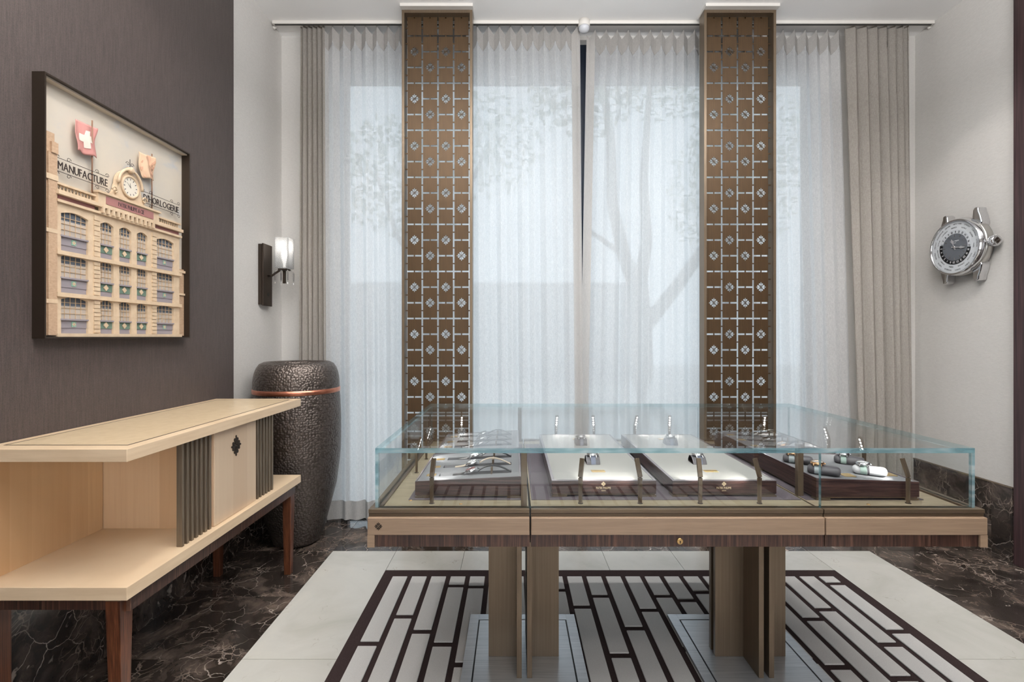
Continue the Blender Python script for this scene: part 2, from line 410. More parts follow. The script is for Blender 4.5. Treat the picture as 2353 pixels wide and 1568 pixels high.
for c, me in GL.items():
    xs = [v.co.x for v in me.vertices]; GW[c] = (min(xs), max(xs))
def text_width(t, gap=.08):
    return sum((.28 if c == ' ' else GW[c][1]-GW[c][0]+gap) for c in t)-gap
def put_text(mb, t, base, size, frame, sx=1.0, align=.5, gap=.08):
    u, v, n = frame
    x = -text_width(t, gap)*align
    for c in t:
        if c == ' ': x += .28; continue
        m = basis(u, v, n, base) @ Matrix.Diagonal((size*sx, size, size, 1)) @ Matrix.Translation((x-GW[c][0], 0, 0))
        mb.mesh(GL[c], m); x += GW[c][1]-GW[c][0]+gap
def ring_text(mb, t, ang, r, size, frame, o, gap=.1, sx=1.0, flip=False):
    # text along a circle of radius r centred at o, middle of the text at clock angle ang (0 = up, clockwise)
    w = text_width(t, gap); x = -w/2; u, v, n = [Vector(q) for q in frame]
    sgn = -1 if flip else 1
    for c in t:
        if c == ' ': x += .28; continue
        cw = GW[c][1]-GW[c][0]; mid = x+cw/2
        a = ang+sgn*mid*size*sx/r
        out = u*math.sin(a)+v*math.cos(a); tan = u*math.cos(a)-v*math.sin(a)
        if flip: fr = (-tan, -out, n)
        else: fr = (tan, out, n)
        m = basis(*fr, Vector(o)+out*r) @ Matrix.Diagonal((size*sx, size, size, 1)) @ Matrix.Translation((-(GW[c][0]+cw/2), -.35, 0))
        mb.mesh(GL[c], m); x += cw+gap
# four-armed fleur cross used all over the shop
def emblem(r):
    half = [(.014, .05), (.014, .655), (.075, .715), (.13, .73), (.18, .70), (.24, .745), (.33, .74), (.40, .68), (.43, .59), (.40, .51), (.34, .42), (.25, .31), (.16, .205), (.11, .15), (.095, .165), (.19, .43), (.165, .45), (.07, .17), (.045, .08)]
    tip = [(0, 1.0), (.05, .95), (.10, .88), (.075, .79), (.055, .735), (0, .675), (-.055, .735), (-.075, .79), (-.10, .88), (-.05, .95)]
    out = []
    for k in range(4):
        c, s_ = math.cos(k*PI/2), math.sin(k*PI/2)
        for poly in (half, [(-x, y) for x, y in half][::-1], tip):
            out.append([((x*c-y*s_)*r, (x*s_+y*c)*r) for x, y in poly])
    return out
EMB = curve_meshes([('c', emblem(1.0), .04)])[0]
def put_emblem(mb, base, r, frame, sx=1.0):
    mb.mesh(EMB, basis(*frame, base) @ Matrix.Diagonal((r*sx, r, r, 1)))

# ------------------------------------------------------------------ room shell
XL, XR, YB, YR = -1.733, 3.01, 3.62, -2.6
fl = struct(MB().box(XL-.1, XR+.1, YR, YB+.25, -.08, -.010).build('floor', 'grout'))
TG = .0012
def floor_tile(x0, x1, y0, y1, m):
    MB().box(x0+TG, x1-TG, y0+TG, y1-TG, -.010, 0).build('floor_tile', m, fl)
yj = [3.051, 2.515, 2.025, 1.5, 1.0, .5, 0, -.5, -1.0, -1.6]
for a, b in zip(yj[1:], yj[:-1]):
    floor_tile(XL, -1.137, a, b, 'marble')
    floor_tile(2.248, 2.63, a, b, 'marble'); floor_tile(2.63, XR, a, b, 'marble')
xs = [XL, -1.137, -.737, -.305, .128, .56, .993, 1.425, 1.858, 2.248, 2.63, XR]
for a, b in zip(xs[:-1], xs[1:]):
    floor_tile(a, b, 3.051, 3.55, 'marble'); floor_tile(a, b, 3.55, YB, 'marble'); floor_tile(a, b, YR, -1.6, 'marble')
for a, b in zip([2.025, 1.0, 0, -1.2], [3.051, 2.025, 1.0, 0]):
    floor_tile(-1.137, -.737, a, b, 'stone'); floor_tile(1.858, 2.248, a, b, 'stone')
for a, b in zip(xs[2:8], xs[3:9]): floor_tile(a, b, 2.793, 3.051, 'stone')
floor_tile(-1.137, 2.248, -1.6, -1.2, 'stone')
struct(MB().box(XL-.1, XR+.1, YR, YB+.25, CEIL, CEIL+.1).build('ceiling', 'ceiling'))
wl = struct(MB().box(XL-.1, XL, YR, YB+.2, 0, CEIL).build('wall_left', 'white_wall'))
MB().box(XL, -1.713, YR, 2.964, .44, CEIL).build('wallpaper_panel', 'brown_wall', wl)
for a, b in zip([YR, -2, -1.4, -.8, -.2, .4, .95, 1.49, 2.03, 2.57, 3.1], [-2, -1.4, -.8, -.2, .4, .95, 1.49, 2.03, 2.57, 3.1, YB]):
    MB().box(XL, -1.718, a+.0008, b-.0008, 0, .44).build('marble_slab', 'marble', wl)
wr = struct(MB().box(XR, XR+.1, YR, YB+.2, 0, CEIL).build('wall_right', 'white_wall'))
for a, b in zip([2.9, 3.03, 3.34], [3.03, 3.34, YB]):
    MB().box(XR-.014, XR, a+.0008, b-.0008, 0, .44).build('marble_slab', 'marble', wr)
MB().box(XR-.017, XR, 2.9, YB, .44, .446).build('dado_trim', 'bronze', wr)
wp = struct(MB().box(XR-.004, XR-.001, YR, 2.875, 0, CEIL).build('trim_1', 'black'))
for a, b in ((2.66, 2.875), (2.40, 2.655), (2.0, 2.395), (1.2, 1.995), (.2, 1.195), (-1, .195), (YR, -1.005)):
    MB().box(XR-.035, XR-.004, a, b, 0, CEIL-.001).build('panel_board', wood_dark('macassar_wall', (3, 120, 2), ((34, 21, 23), (58, 40, 41), (82, 60, 60))) if a == 2.66 else bpy.data.materials['macassar_wall'], wp)
struct(MB().box(XL-.1, XR+.1, YR-.1, YR, 0, CEIL).build('wall_rear', 'white_wall'))
dr = struct(MB().box(-1.0, -.94, YR, YR+.06, 0, 2.6).box(2.14, 2.2, YR, YR+.06, 0, 2.6).box(-.94, 2.14, YR, YR+.06, 2.54, 2.6).build('added_entrance_1', 'bronze_dark'))  # made-up glazed entrance, unseen, built around the added rear fill
for k in range(3): MB().box(-.94+k*1.0267, -.94+(k+1)*1.0267-.02, YR+.01, YR+.03, .02, 2.54).build('pane', plain('frosted_pane', S(232, 236, 240), .5), dr)
WX0, WX1, WH = -1.31, 2.27, 3.575
wb = struct(MB().box(XL, WX0, YB, YB+.2, 0, CEIL).box(WX1, XR, YB, YB+.2, 0, CEIL).box(WX0, WX1, YB, YB+.2, WH, CEIL).build('wall_back', 'white_wall'))
win = struct(MB().box(WX0, WX0+.05, YB+.06, YB+.12, 0, WH).box(WX1-.05, WX1, YB+.06, YB+.12, 0, WH).box(WX0+.05, WX1-.05, YB+.06, YB+.12, 0, .05).build('window_1', 'navy'))
MB().box(WX0+.05, WX1-.05, YB+.06, YB+.12, 3.29, WH).build('transom_panel', 'navy', win)
mx = [-.63, .535, 1.63]
for x in mx: MB().box(x-.035, x+.035, YB+.06, YB+.12, .05, 3.29).build('mullion', 'navy', win)
ed = [WX0+.05]+[v for x in mx for v in (x-.035, x+.035)]+[WX1-.05]
for k in range(0, len(ed), 2):
    MB().box(ed[k], ed[k+1], YB+.085, YB+.095, .05, 3.29).build('pane', 'win_glass', win)
for k, (a, b) in enumerate(((-.762, -.276), (1.302, 1.798))):
    struct(MB().box(a-.002, b+.004, 3.262, 3.40, 3.585, CEIL).build('trim_%d' % (k+2), 'white_paint'))
pu = thing('added_uplight', 'added slim bronze trough, out of view, hung to brighten the ceiling', 'lamp', (.6, .9, 2.98))  # invented body for the added uplight, outside the frame
MB().box(-1.1, 2.3, .81, .99, 2.98, 2.985).box(-1.1, 2.3, .805, .81, 2.98, 3.015).box(-1.1, 2.3, .99, .995, 2.98, 3.015).build('trough', 'bronze_dark', pu)
for x in (-.8, 2.0): MB().tube([(x, .9, 2.985), (x, .9, CEIL)], .003, 6).build('cable', 'bronze_dark', pu)
# curtain rail
rail = thing('curtain_rail', 'white ceiling curtain rail running above the window curtains', 'curtain rail', (.64, 3.49, 3.59))
MB().box(-1.715, .478, 3.438, 3.466, 3.582, CEIL).box(.534, 3.0, 3.438, 3.466, 3.582, CEIL).build('track', 'rail', rail, .002)
MB().box(-1.70, .47, 3.447, 3.457, 3.579, 3.582).box(.545, 2.985, 3.447, 3.457, 3.579, 3.582).build('glider_slot', 'black', rail)
MB().tube([(-1.715, 3.49, 3.594), (-1.731, 3.49, 3.58)], .012).build('end_cap', 'rail', rail)
MB().tube([(2.998, 3.49, 3.594), (3.008, 3.49, 3.58)], .012).build('end_cap', 'rail', rail)
sd = thing('ceiling_sensor', 'white round ceiling sensor between the two halves of the curtain rail', 'sensor', (.506, 3.45, CEIL))
MB().lathe([(.042, CEIL), (.042, CEIL-.035), (.040, CEIL-.044)], 28, (.506, 3.45, 0)).build('base_ring', 'rail', sd)
MB().lathe([(.040, CEIL-.044), (.037, CEIL-.06), (.028, CEIL-.073), (.012, CEIL-.08), (0.0001, CEIL-.081)], 28, (.506, 3.45, 0)).build('dome', plain('sensor_dome', S(206, 208, 214), .25), sd)

# ------------------------------------------------------------------ curtains
def curtain(name, label, x0t, x1t, x0b, x1b, wave, amp, mat, hem_mat, y0, seed, edge0=0, edge1=0, dens=0, cat='curtain', zb=.012, sag=.055):
    rng = random.Random(seed)
    t = thing(name, label, cat, ((x0b+x1b)/2, y0, zb))
    n = max(2, int(abs(x1t-x0t)/wave)); ph = [rng.uniform(-.5, .5) for _ in range(n+2)]; am = [rng.uniform(.5, 1.15) for _ in range(n+2)]
    sl = [rng.uniform(-.12, .12) for _ in range(n+2)]
    top = 3.603
    def pt(u, h):
        # u across, h absolute height; folds drift, soften and widen on their way down
        d = (top-h)/(top-zb)
        uu = u**(1+dens) if dens >= 0 else 1-(1-u)**(1-dens)
        x = (x0t+(x1t-x0t)*uu)*(1-d)+(x0b+(x1b-x0b)*uu)*d
        k = u*n; i = int(min(k, n-1)); f = k-i
        a = am[i]*(1-f)+am[i+1]*f; p = (ph[i]*(1-f)+ph[i+1]*f)*d*1.3
        s_ = sl[i]*(1-f)+sl[i+1]*f
        w = math.sin(2*PI*k+p*2+s_*d*6)
        loose = amp*(.75+.45*math.sin(.9*k+seed)*d)
        y = y0+w*loose*(1-.25*d)*(a*d+(1-d))+.012*math.sin(2*PI*k*.5+seed)*d
        return x+.012*math.sin(2*PI*k*2+p)*(1-d)*.5, y
    def tt(u):
        k = u*n
        return top-sag*(max(0, abs(math.sin(PI*(k-.75)))-.3)/.7)**.75
    nu = n*14
    def f(u, v):
        hi = tt(u)-.118; lo = zb+.135
        h = lo+(hi-lo)*v; x, y = pt(u, h); return (x, y, h)
    MB().grid(f, nu, 40).build('cloth', mat, t)
    def fh(u, v):
        h = tt(u)-.118*(1-v); x, y = pt(u, h); return (x, y-.0015, h)
    MB().grid(fh, nu, 4).build('heading_tape', hem_mat, t)
    def fb(u, v):
        h = zb+.135*v; x, y = pt(u, h); return (x, y-.0015, h)
    MB().grid(fb, nu, 4).build('bottom_hem', hem_mat, t)
    for e, u0 in ((edge0, 0), (edge1, 1)):
        if e:
            def fe(u, v):
                q = u0+(u if u0 == 0 else -u)*e
                h = zb+(tt(q)-zb)*v; x, y = pt(q, h); return (x, y-.006, h)
            MB().grid(fe, 10, 40).build('side_hem', 'sheer_edge', t)
    return t
PX = lambda px, y: (px-1179)*y/1111
curtain('linen_drape', 'taupe linen drape gathered beside the wall sconce', PX(690, 3.5), PX(746, 3.5), PX(690, 3.53), PX(752, 3.5), .032, .028, 'drape', 'drape', 3.505, 3, sag=.0)
curtain('sheer_curtain', 'white sheer curtain hanging behind the vase and the lattice screen next to it', PX(750, 3.53), PX(1331, 3.53), PX(757, 3.53), PX(1341, 3.53), .079, .026, 'sheer', 'sheer_hem', 3.500, 11, 0, .034, zb=.03)
curtain('sheer_curtain', 'white sheer curtain whose far edge meets the gathered drape by the wall watch', PX(1349, 3.53), PX(1934, 3.53), PX(1329, 3.53), PX(1970, 3.53), .079, .026, 'sheer', 'sheer_hem', 3.552, 23, .03, 0, zb=.02)
curtain('linen_drape', 'greige linen drape gathered at the window end beside the wall watch', PX(1940, 3.5), PX(2084, 3.5), PX(1976, 3.5), PX(2102, 3.5), .06, .03, 'drape', 'drape', 3.502, 5, dens=-.35, sag=.012)

# ------------------------------------------------------------------ lattice screens
P, SL = .1085, .0115
PW = P-SL
EMR = .0350
rect = lambda w, h: [(-w/2, -h/2), (w/2, -h/2), (w/2, h/2), (-w/2, h/2)]
pl_plain, pl_emb = curve_meshes([('c', [rect(PW, PW)], .0018), ('c', [rect(PW, 2*P-SL)]+emblem(EMR), .0018)])
for me in (pl_plain, pl_emb):
    me.transform(basis(*FRONT, (0, 0, 0))); me.materials.clear(); me.materials.append(M['bronze_sheet'])
def screen(label, x0, x1, flip):
    yf, yp, dep = 3.30, 3.342, .085
    t = thing('lattice_screen', label, 'screen', ((x0+x1)/2, yf, 0), group=None)
    H = 3.585
    for a, b in ((x0, x0+.018), (x1-.018, x1)): MB().box(a, b, yf, yf+dep, 0, H).build('frame_post', 'bronze', t, .001)
    MB().box(x0+.018, x1-.018, yf, yf+dep, H-.02, H).build('top_rail', 'bronze', t)
    MB().box(x0+.018, x1-.018, yf, yf+dep, 0, .03).build('bottom_rail', 'bronze', t)
    c = (x0+x1)/2; z0 = 3.106
    tabs = MB(); th = .0018
    zmax, zmin = H-.024, .034
    for k in range(4):
        cx = c+(k-1.5)*P; odd = (k % 2 == 1) != flip
        for r in range(-2, 11):
            top = z0-r*.3255
            # lines shared by every column at `top`; the emblem plate is above or below the single plate
            spans = [(top, top-P, 0), (top-P, top-3*P, 1)] if odd else [(top, top-2*P, 1), (top-2*P, top-3*P, 0)]
            if odd is True: spans = [(top, top-P, 0), (top-P, top-3*P, 1)]
            for a, b, kind in spans:
                if a-SL < zmin or zmax-b < .035: continue
                if a > zmax-.03 or b < zmin:
                    a2, b2 = (zmax if a > zmax-.03 else a-SL/2), max(b+SL/2, zmin)
                    MB().box(cx-PW/2, cx+PW/2, yp-th, yp+th, b2, a2).build('plate', 'bronze_sheet', t)
                else:
                    share('plate', pl_emb if kind else pl_plain, t, (cx-c, yp-yf, (a+b)/2))
                if a < zmax-.03: tabs.box(cx-.004, cx+.004, yp-th, yp+th, a-SL/2-.001, a+SL/2+.001)
    zz = z0+.5*P-P*int((z0+.5*P-zmin)/P)
    while zz < zmax:
        for k in range(3): tabs.box(c+(k-1)*P-SL/2-.001, c+(k-1)*P+SL/2+.001, yp-th, yp+th, zz-.004, zz+.004)
        tabs.box(x0+.018, c-2*P+SL/2+.001, yp-th, yp+th, zz-.004, zz+.004); tabs.box(c+2*P-SL/2-.001, x1-.018, yp-th, yp+th, zz-.004, zz+.004)
        zz += P
    for k in range(4): cx = c+(k-1.5)*P; tabs.box(cx-.004, cx+.004, yp-th, yp+th, zmax-.01, H-.019)
    tabs.build('bridge_tabs', 'bronze_sheet', t)['kind'] = 'stuff'
    return t
screen('bronze lattice screen with cut-out crosses on the vase side of the curtain gap', -.760, -.278, False)
screen('bronze lattice screen with cut-out crosses on the wall watch side of the curtain gap', 1.304, 1.796, True)

# ------------------------------------------------------------------ rug
RX0, RX1, RY0, RY1 = -.737, 1.858, -1.2, 2.793
rug = thing('area_rug', 'dark brown rug with raised pale bars set into the stone floor', 'rug', ((RX0+RX1)/2, (RY0+RY1)/2, 0))
MB().box(RX0, RX1, RY0, RY1, -.0095, .003).build('dark_ground', 'rug_dark', rug)
cols = 23; pit = (RX1-.063+.025-(RX0+.063))/cols; bw = pit-.026
known = {0: [2.709, 2.116, 1.5], 1: [2.709, 2.32, 1.75], 2: [2.709, 2.202, 1.6], 3: [2.709, 2.607, 2.111, 1.5], 4: [2.709, 2.596, 1.98], 22: [2.709, 2.63, 2.203, 1.6], 21: [2.709, 2.11, 1.4], 20: [2.709, 2.38, 1.9], 19: [2.709, 2.30, 1.7]}
rr = random.Random(4)
for k in range(cols):
    x0 = RX0+.063+k*pit
    js = list(known.get(k, [2.709, 2.709-rr.uniform(.06, .5)]))
    while js[-1] > RY0+.25: js.append(js[-1]-rr.uniform(.42, .68))
    js[-1] = RY0+.06
    for a, b in zip(js[:-1], js[1:]):
        g = .017
        y1, y0 = a-(g if a != 2.709 else 0), b+g
        if y1-y0 < .02: continue
        MB().box(x0, x0+bw, y0, y1, .003, .010).build('pale_bar', 'rug_light', rug, .002, 1)

# ------------------------------------------------------------------ display case
GX0, GX1, GY0, GY1 = -.459, 1.5375, 1.61, 2.687
S1, S2 = .0565, 1.0246
case = thing('display_case', 'glass topped watch counter on bronze pedestals standing on the rug', 'display case', (.54, 2.1, .0105))
FX0, FX1, FY0, FY1 = -.478, 1.556, 1.585, 2.712
secs = [(FX0, S1-.0025), (S1+.0025, S2-.0018), (S2+.0018, FX1)]
for a, b in secs:
    MB().box(a, b, FY0, FY0+.02, .700, .757).build('front_fascia', 'beige', case, .0025)
    MB().box(a, b, FY1-.02, FY1, .700, .757).build('rear_fascia', 'beige', case, .0025)
    g0 = max(a, GX0-.018); g1 = min(b, GX1+.018)
    MB().box(g0, g1, GY0-.016, GY0+.02, .768, .7815).build('sill_rail', 'bronze_rail', case, .001)
    MB().box(g0, g1, GY0-.012, GY0+.02, .757, .766).build('lower_rail', 'bronze_rail', case)
    MB().box(g0, g1, GY1-.02, GY1+.016, .757, .7815).build('rear_sill_rail', 'bronze_rail', case)
    z0, z1 = max(a, FX0+.026), min(b, FX1-.026)
    MB().box(z0, z1, FY0+.006, FY0+.022, .660, .6985).build('wood_apron', 'zebrano_x', case)
    MB().box(z0, z1, FY1-.022, FY1-.006, .660, .6985).build('wood_apron', 'zebrano_x', case)
for a, b in ((FX0, FX0+.0235), (FX1-.0235, FX1)):
    MB().box(a, b, FY0, FY0+.03, .660, .7).build('fascia_return', 'beige', case)
    MB().box(a, b, FY1-.03, FY1, .660, .7).build('fascia_return', 'beige', case)
for a, b, w in ((FX0, FX0+.02, FX0+.006), (FX1-.02, FX1, FX1-.022)):
    MB().box(a, b, FY0+.02, FY1-.02, .700, .757).build('side_fascia', 'beige', case, .002)
    MB().box(w, w+.016, FY0+.03, FY1-.03, .660, .6985).build('side_apron', 'zebrano_y', case)
for a, b in ((GX0-.016, GX0+.02), (GX1-.02, GX1+.016)):
    MB().box(a, b, GY0+.02, GY1-.02, .757, .7815).build('side_sill_rail', 'bronze_rail', case)
MB().box(FX0+.02, FX1-.02, FY0+.02, FY1-.02, .735, .756).build('carcass', 'black', case)
MB().box(FX0+.03, FX1-.03, FY0+.03, FY1-.03, .664, .735).build('underframe', 'bronze_dark', case)
DK = .775
for k, (a, b) in enumerate(((GX0+.02, S1-.004), (S1+.004, S2-.004), (S2+.004, GX1-.02))):
    MB().box(a, b, GY0+.02, GY1-.02, .757, DK).build('deck_board', 'tan' if k < 2 else grained('bronze_deck', S(132, 120, 100), S(150, 136, 114), (10, 60, 60), .55), case)
    MB().box(a+(.07 if k == 0 else .004), b-(.07 if k == 2 else .004), GY0+.095, GY1-.095, DK, DK+.0015).build('deck_inlay', 'plum', case)
T = .010
def gl(name, b, ax):
    return MB().pane(*b, ax).build(name, ['glass', 'edge', 'edge_soft'], case)
ZG0, ZG1, ZT = .7815, .9635, .980
gl('top_pane', (GX0, GX1, GY0, GY1, ZG1+.0005, ZT), 2)
for a, b in ((GX0+T+.001, S1-.001), (S1+.001, S2-.001), (S2+.001, GX1-T-.001)):
    gl('front_pane', (a, b, GY0, GY0+T, ZG0, ZG1), 1); gl('rear_pane', (a, b, GY1-T, GY1, ZG0, ZG1), 1)
gl('end_pane', (GX0, GX0+T, GY0, GY1, ZG0, ZG1), 0); gl('end_pane', (GX1-T, GX1, GY0, GY1, ZG0, ZG1), 0)
for x, ya in ((S1-.020, GY0+.012), (S1-.020, GY1-.034), (S2+.014, 1.745), (S2+.014, GY1-.034)):
    MB().box(x-.010, x+.010, ya, ya+.02, DK, ZG1-.001).build('glass_post', 'bronze', case, .001)
for x, y in ((-.36, 1.70), (-.18, 1.665), (1.22, 1.66), (1.40, 2.3), (-.38, 2.4)):
    MB().lathe([(.006, DK), (.006, DK+.001), (.004, DK+.002)], 12, (x, y, 0)).build('deck_screw', 'brass', case)
lkx, lkz = .548, .679
lock = MB().lathe([(.0105, FY0+.006), (.0105, FY0+.002), (.0085, FY0+.0005)], 24, (lkx, 0, lkz), 'Y').build('lock', 'brass', case)
MB().box(lkx-.0011, lkx+.0011, FY0-.0002, FY0+.001, lkz-.006, lkz+.001).lathe([(.002, FY0+.001), (.002, FY0-.0002)], 10, (lkx, 0, lkz), 'Y').build('keyhole', 'black', lock)
mb = MB(); put_emblem(mb, (PX(869.5, 1.585), FY0-.0002, HC-(1210-775)*1.585/1111), .0135, FRONT); mb.build('emblem', 'bronze_dark', case)
def pedestal(cx):
    cy = 2.037; g = .0105; th = .019; L = .135
    for sx in (-1, 1):
        for sy in (-1, 1):
            xa, xb = sorted((cx+sx*g, cx+sx*(g+th))); xw = sorted((cx+sx*(g+th), cx+sx*(g+L)))
            ya, yb = sorted((cy+sy*.0125, cy+sy*(.0125+th))); yw = sorted((cy+sy*(.0125+th), cy+sy*(.0125+.147)))
            MB().box(xa, xb, min(ya, yw[0]), max(yb, yw[1]), .025, .664).box(xw[0], xw[1], ya, yb, .025, .664).build('pedestal_angle', 'bronze', case)
    w, d = .2475, .275
    pl = MB().box(cx-w, cx+w, cy-d, cy+d, .0102, .0195).build('base_plate', 'steel_plate', case, .0015)
    i = .042
    MB().box(cx-w, cx-w+i, cy-d, cy+d, .0195, .0248).box(cx+w-i, cx+w, cy-d, cy+d, .0195, .0248).box(cx-w+i, cx+w-i, cy+d-i, cy+d, .0195, .0248).box(cx-w+i, cx+w-i, cy-d, cy-d+i, .0195, .0248).build('plate_rim', 'steel_plate', pl, .0008)
    i += .006
    MB().box(cx-w+i, cx+w-i, cy-d+i, cy+d-i, .0195, .0245).build('plate_insert', 'steel_plate', pl, .0008)
    i -= .006
    MB().box(cx-w+i, cx+w-i, cy-d+i, cy+d-i, .0195, .0200).build('plate_groove', 'black', pl)
pedestal(.044); pedestal(.984)

# ------------------------------------------------------------------ watch trays
def tray_flat(label, x0, x1):
    y0, y1 = 1.736, 2.56
    t = thing('watch_tray', label, 'tray', ((x0+x1)/2, (y0+y1)/2, DK+.0015))
    b = DK+.0015
    MB().box(x0, x1, y0, y1, b+.011, .833).build('tray_body', 'zebrano_h', t, .001)
    MB().box(x0+.004, x1-.004, y0+.004, y1-.004, b+.006, b+.011).box(x0, x0+.055, y0, y0+.04, b, b+.006).box(x1-.055, x1, y0, y0+.04, b, b+.006).box(x0, x0+.055, y1-.04, y1, b, b+.006).box(x1-.055, x1, y1-.04, y1, b, b+.006).build('foot_rail', 'bronze', t)
    MB().box(x0, x1, y0, y0+.010, .833, .8355).box(x0, x1, y1-.010, y1, .833, .8355).box(x0, x0+.010, y0+.010, y1-.010, .833, .8355).box(x1-.010, x1, y0+.010, y1-.010, .833, .8355).build('rim', 'rim', t)
    MB().box(x0+.010, x1-.010, y0+.010, y1-.010, .833, .8345).build('felt_top', 'felt', t)
    c = (x0+x1)/2
    for s_, yy in ((1, 1.857), (-1, 2.439)):
        MB().box(c-.026, c+.026, yy-.013, yy+.013, .8345, .8365).build('name_plate', 'gold', t, .0005)
    mb = MB(); put_emblem(mb, (c-.002, y0-.0003, .8225), .0088, FRONT)
    put_text(mb, 'PATEK PHILIPPE', (c-.002, y0-.0003, .8045), .0108, FRONT, .72); put_text(mb, 'GENEVE', (c-.002, y0-.0003, .7965), .0062, FRONT, .72)
    mb.build('gold_lettering', 'gold_print', t)
    return t
tray_flat('ivory topped watch tray nearest the three-slot grey trays', .139, .514)
tray_flat('ivory topped watch tray nearest the cushion trays', .572, .946)

# tilted trays: wedge bodies whose top slopes across X
def tray_wedge(name, label, x0, x1, y0, y1, zl, zr, slots, slotdir=1):
    t = thing(name, label, 'tray', ((x0+x1)/2, (y0+y1)/2, DK+.0015)); b = DK+.0015
    zt = lambda x: zl+(zr-zl)*(x-x0)/(x1-x0)
    hx = lambda xa, xb, ya, yb, da, db: ([(xa, ya, zt(xa)+da), (xb, ya, zt(xb)+da), (xb, yb, zt(xb)+da), (xa, yb, zt(xa)+da)], [(xa, ya, zt(xa)+db), (xb, ya, zt(xb)+db), (xb, yb, zt(xb)+db), (xa, yb, zt(xa)+db)])
    fl_ = [(x0, y0, b+.011), (x1, y0, b+.011), (x1, y1, b+.011), (x0, y1, b+.011)]
    tp = [(x0, y0, zl-.014), (x1, y0, zr-.014), (x1, y1, zr-.014), (x0, y1, zl-.014)]
    MB().hexa(fl_, tp).hexa(*hx(x0, x1, y0, y0+.006, -.014, 0)).hexa(*hx(x0, x1, y1-.006, y1, -.014, 0)).hexa(*hx(x0, x0+.006, y0+.006, y1-.006, -.014, 0)).hexa(*hx(x1-.006, x1, y0+.006, y1-.006, -.014, 0)).build('tray_body', 'zebrano_h', t)
    MB().box(x0+.004, x1-.004, y0+.004, y1-.004, b+.006, b+.011).box(x0, x0+.05, y0, y0+.03, b, b+.006).box(x1-.05, x1, y0, y0+.03, b, b+.006).box(x0, x0+.05, y1-.03, y1, b, b+.006).box(x1-.05, x1, y1-.03, y1, b, b+.006).build('foot_rail', 'bronze', t)
    # felt top with real slots: strips between slots, and floor below
    mb = MB(); ya = y0+.006
    mb.hexa(*hx(x0+.006, x1-.006, y0+.006, y1-.006, -.014, -.012))
    sx0, sx1 = (x0+.075, x1-.035)
    for yc in slots:
        w = .021
        mb.hexa(*hx(x0+.006, x1-.006, ya, yc-w, -.012, -.001))
        mb.hexa(*hx(x0+.006, sx0, yc-w, yc+w, -.012, -.001)); mb.hexa(*hx(sx1, x1-.006, yc-w, yc+w, -.012, -.001)); ya = yc+w
    mb.hexa(*hx(x0+.006, x1-.006, ya, y1-.006, -.012, -.001))
    mb.build('felt_top', 'grey_felt', t)
    MB().hexa(*hx(x0, x1, y0, y0+.005, 0, .0012)).hexa(*hx(x0, x1, y1-.005, y1, 0, .0012)).hexa(*hx(x0, x0+.005, y0+.005, y1-.005, 0, .0012)).hexa(*hx(x1-.005, x1, y0+.005, y1-.005, 0, .0012)).build('rim', 'rim', t)
    for yc in slots:
        MB().hexa(*hx(x0+.028, x0+.062, yc-.012, yc+.012, -.001, .0006)).build('name_plate', 'gold', t)
        MB().hexa(*hx(sx1-.075, sx1-.069, yc-.024, yc-.022, -.001, .022)).hexa(*hx(sx1-.075, sx1-.069, yc+.022, yc+.024, -.001, .022)).hexa(*hx(sx1-.075, sx1-.069, yc-.024, yc+.024, .022, .0235)).build('strap_holder', 'bronze', t)
    t['zt'] = 0.0
    return t, zt
T1, z1f = tray_wedge('watch_tray', 'grey felt tray with three strapped watches in slots facing the room', -.349, .028, 1.722, 2.13, .835, .853, (1.80, 1.912, 2.03))
T2, z2f = tray_wedge('watch_tray', 'grey felt tray with three strapped watches in slots on the window side', -.349, .028, 2.17, 2.575, .835, .853, (2.26, 2.37, 2.49))
T3, z3f = tray_wedge('watch_tray', 'grey felt tray carrying four watches on leather cushions', 1.066, 1.428, 1.70, 2.10, .853, .840, ())
T4, z4f = tray_wedge('watch_tray', 'grey felt tray with slots behind the tray of watch cushions', 1.066, 1.428, 2.14, 2.56, .853, .840, (2.22, 2.35, 2.47))
for x, y, c in ((1.215, 1.760, 0), (1.388, 1.790, 1)):
    MB().box(x-.02, x+.02, y-.02, y+.02, z3f(x)-.004, z3f(x)+.0012).build('name_plate', 'gold', T3)

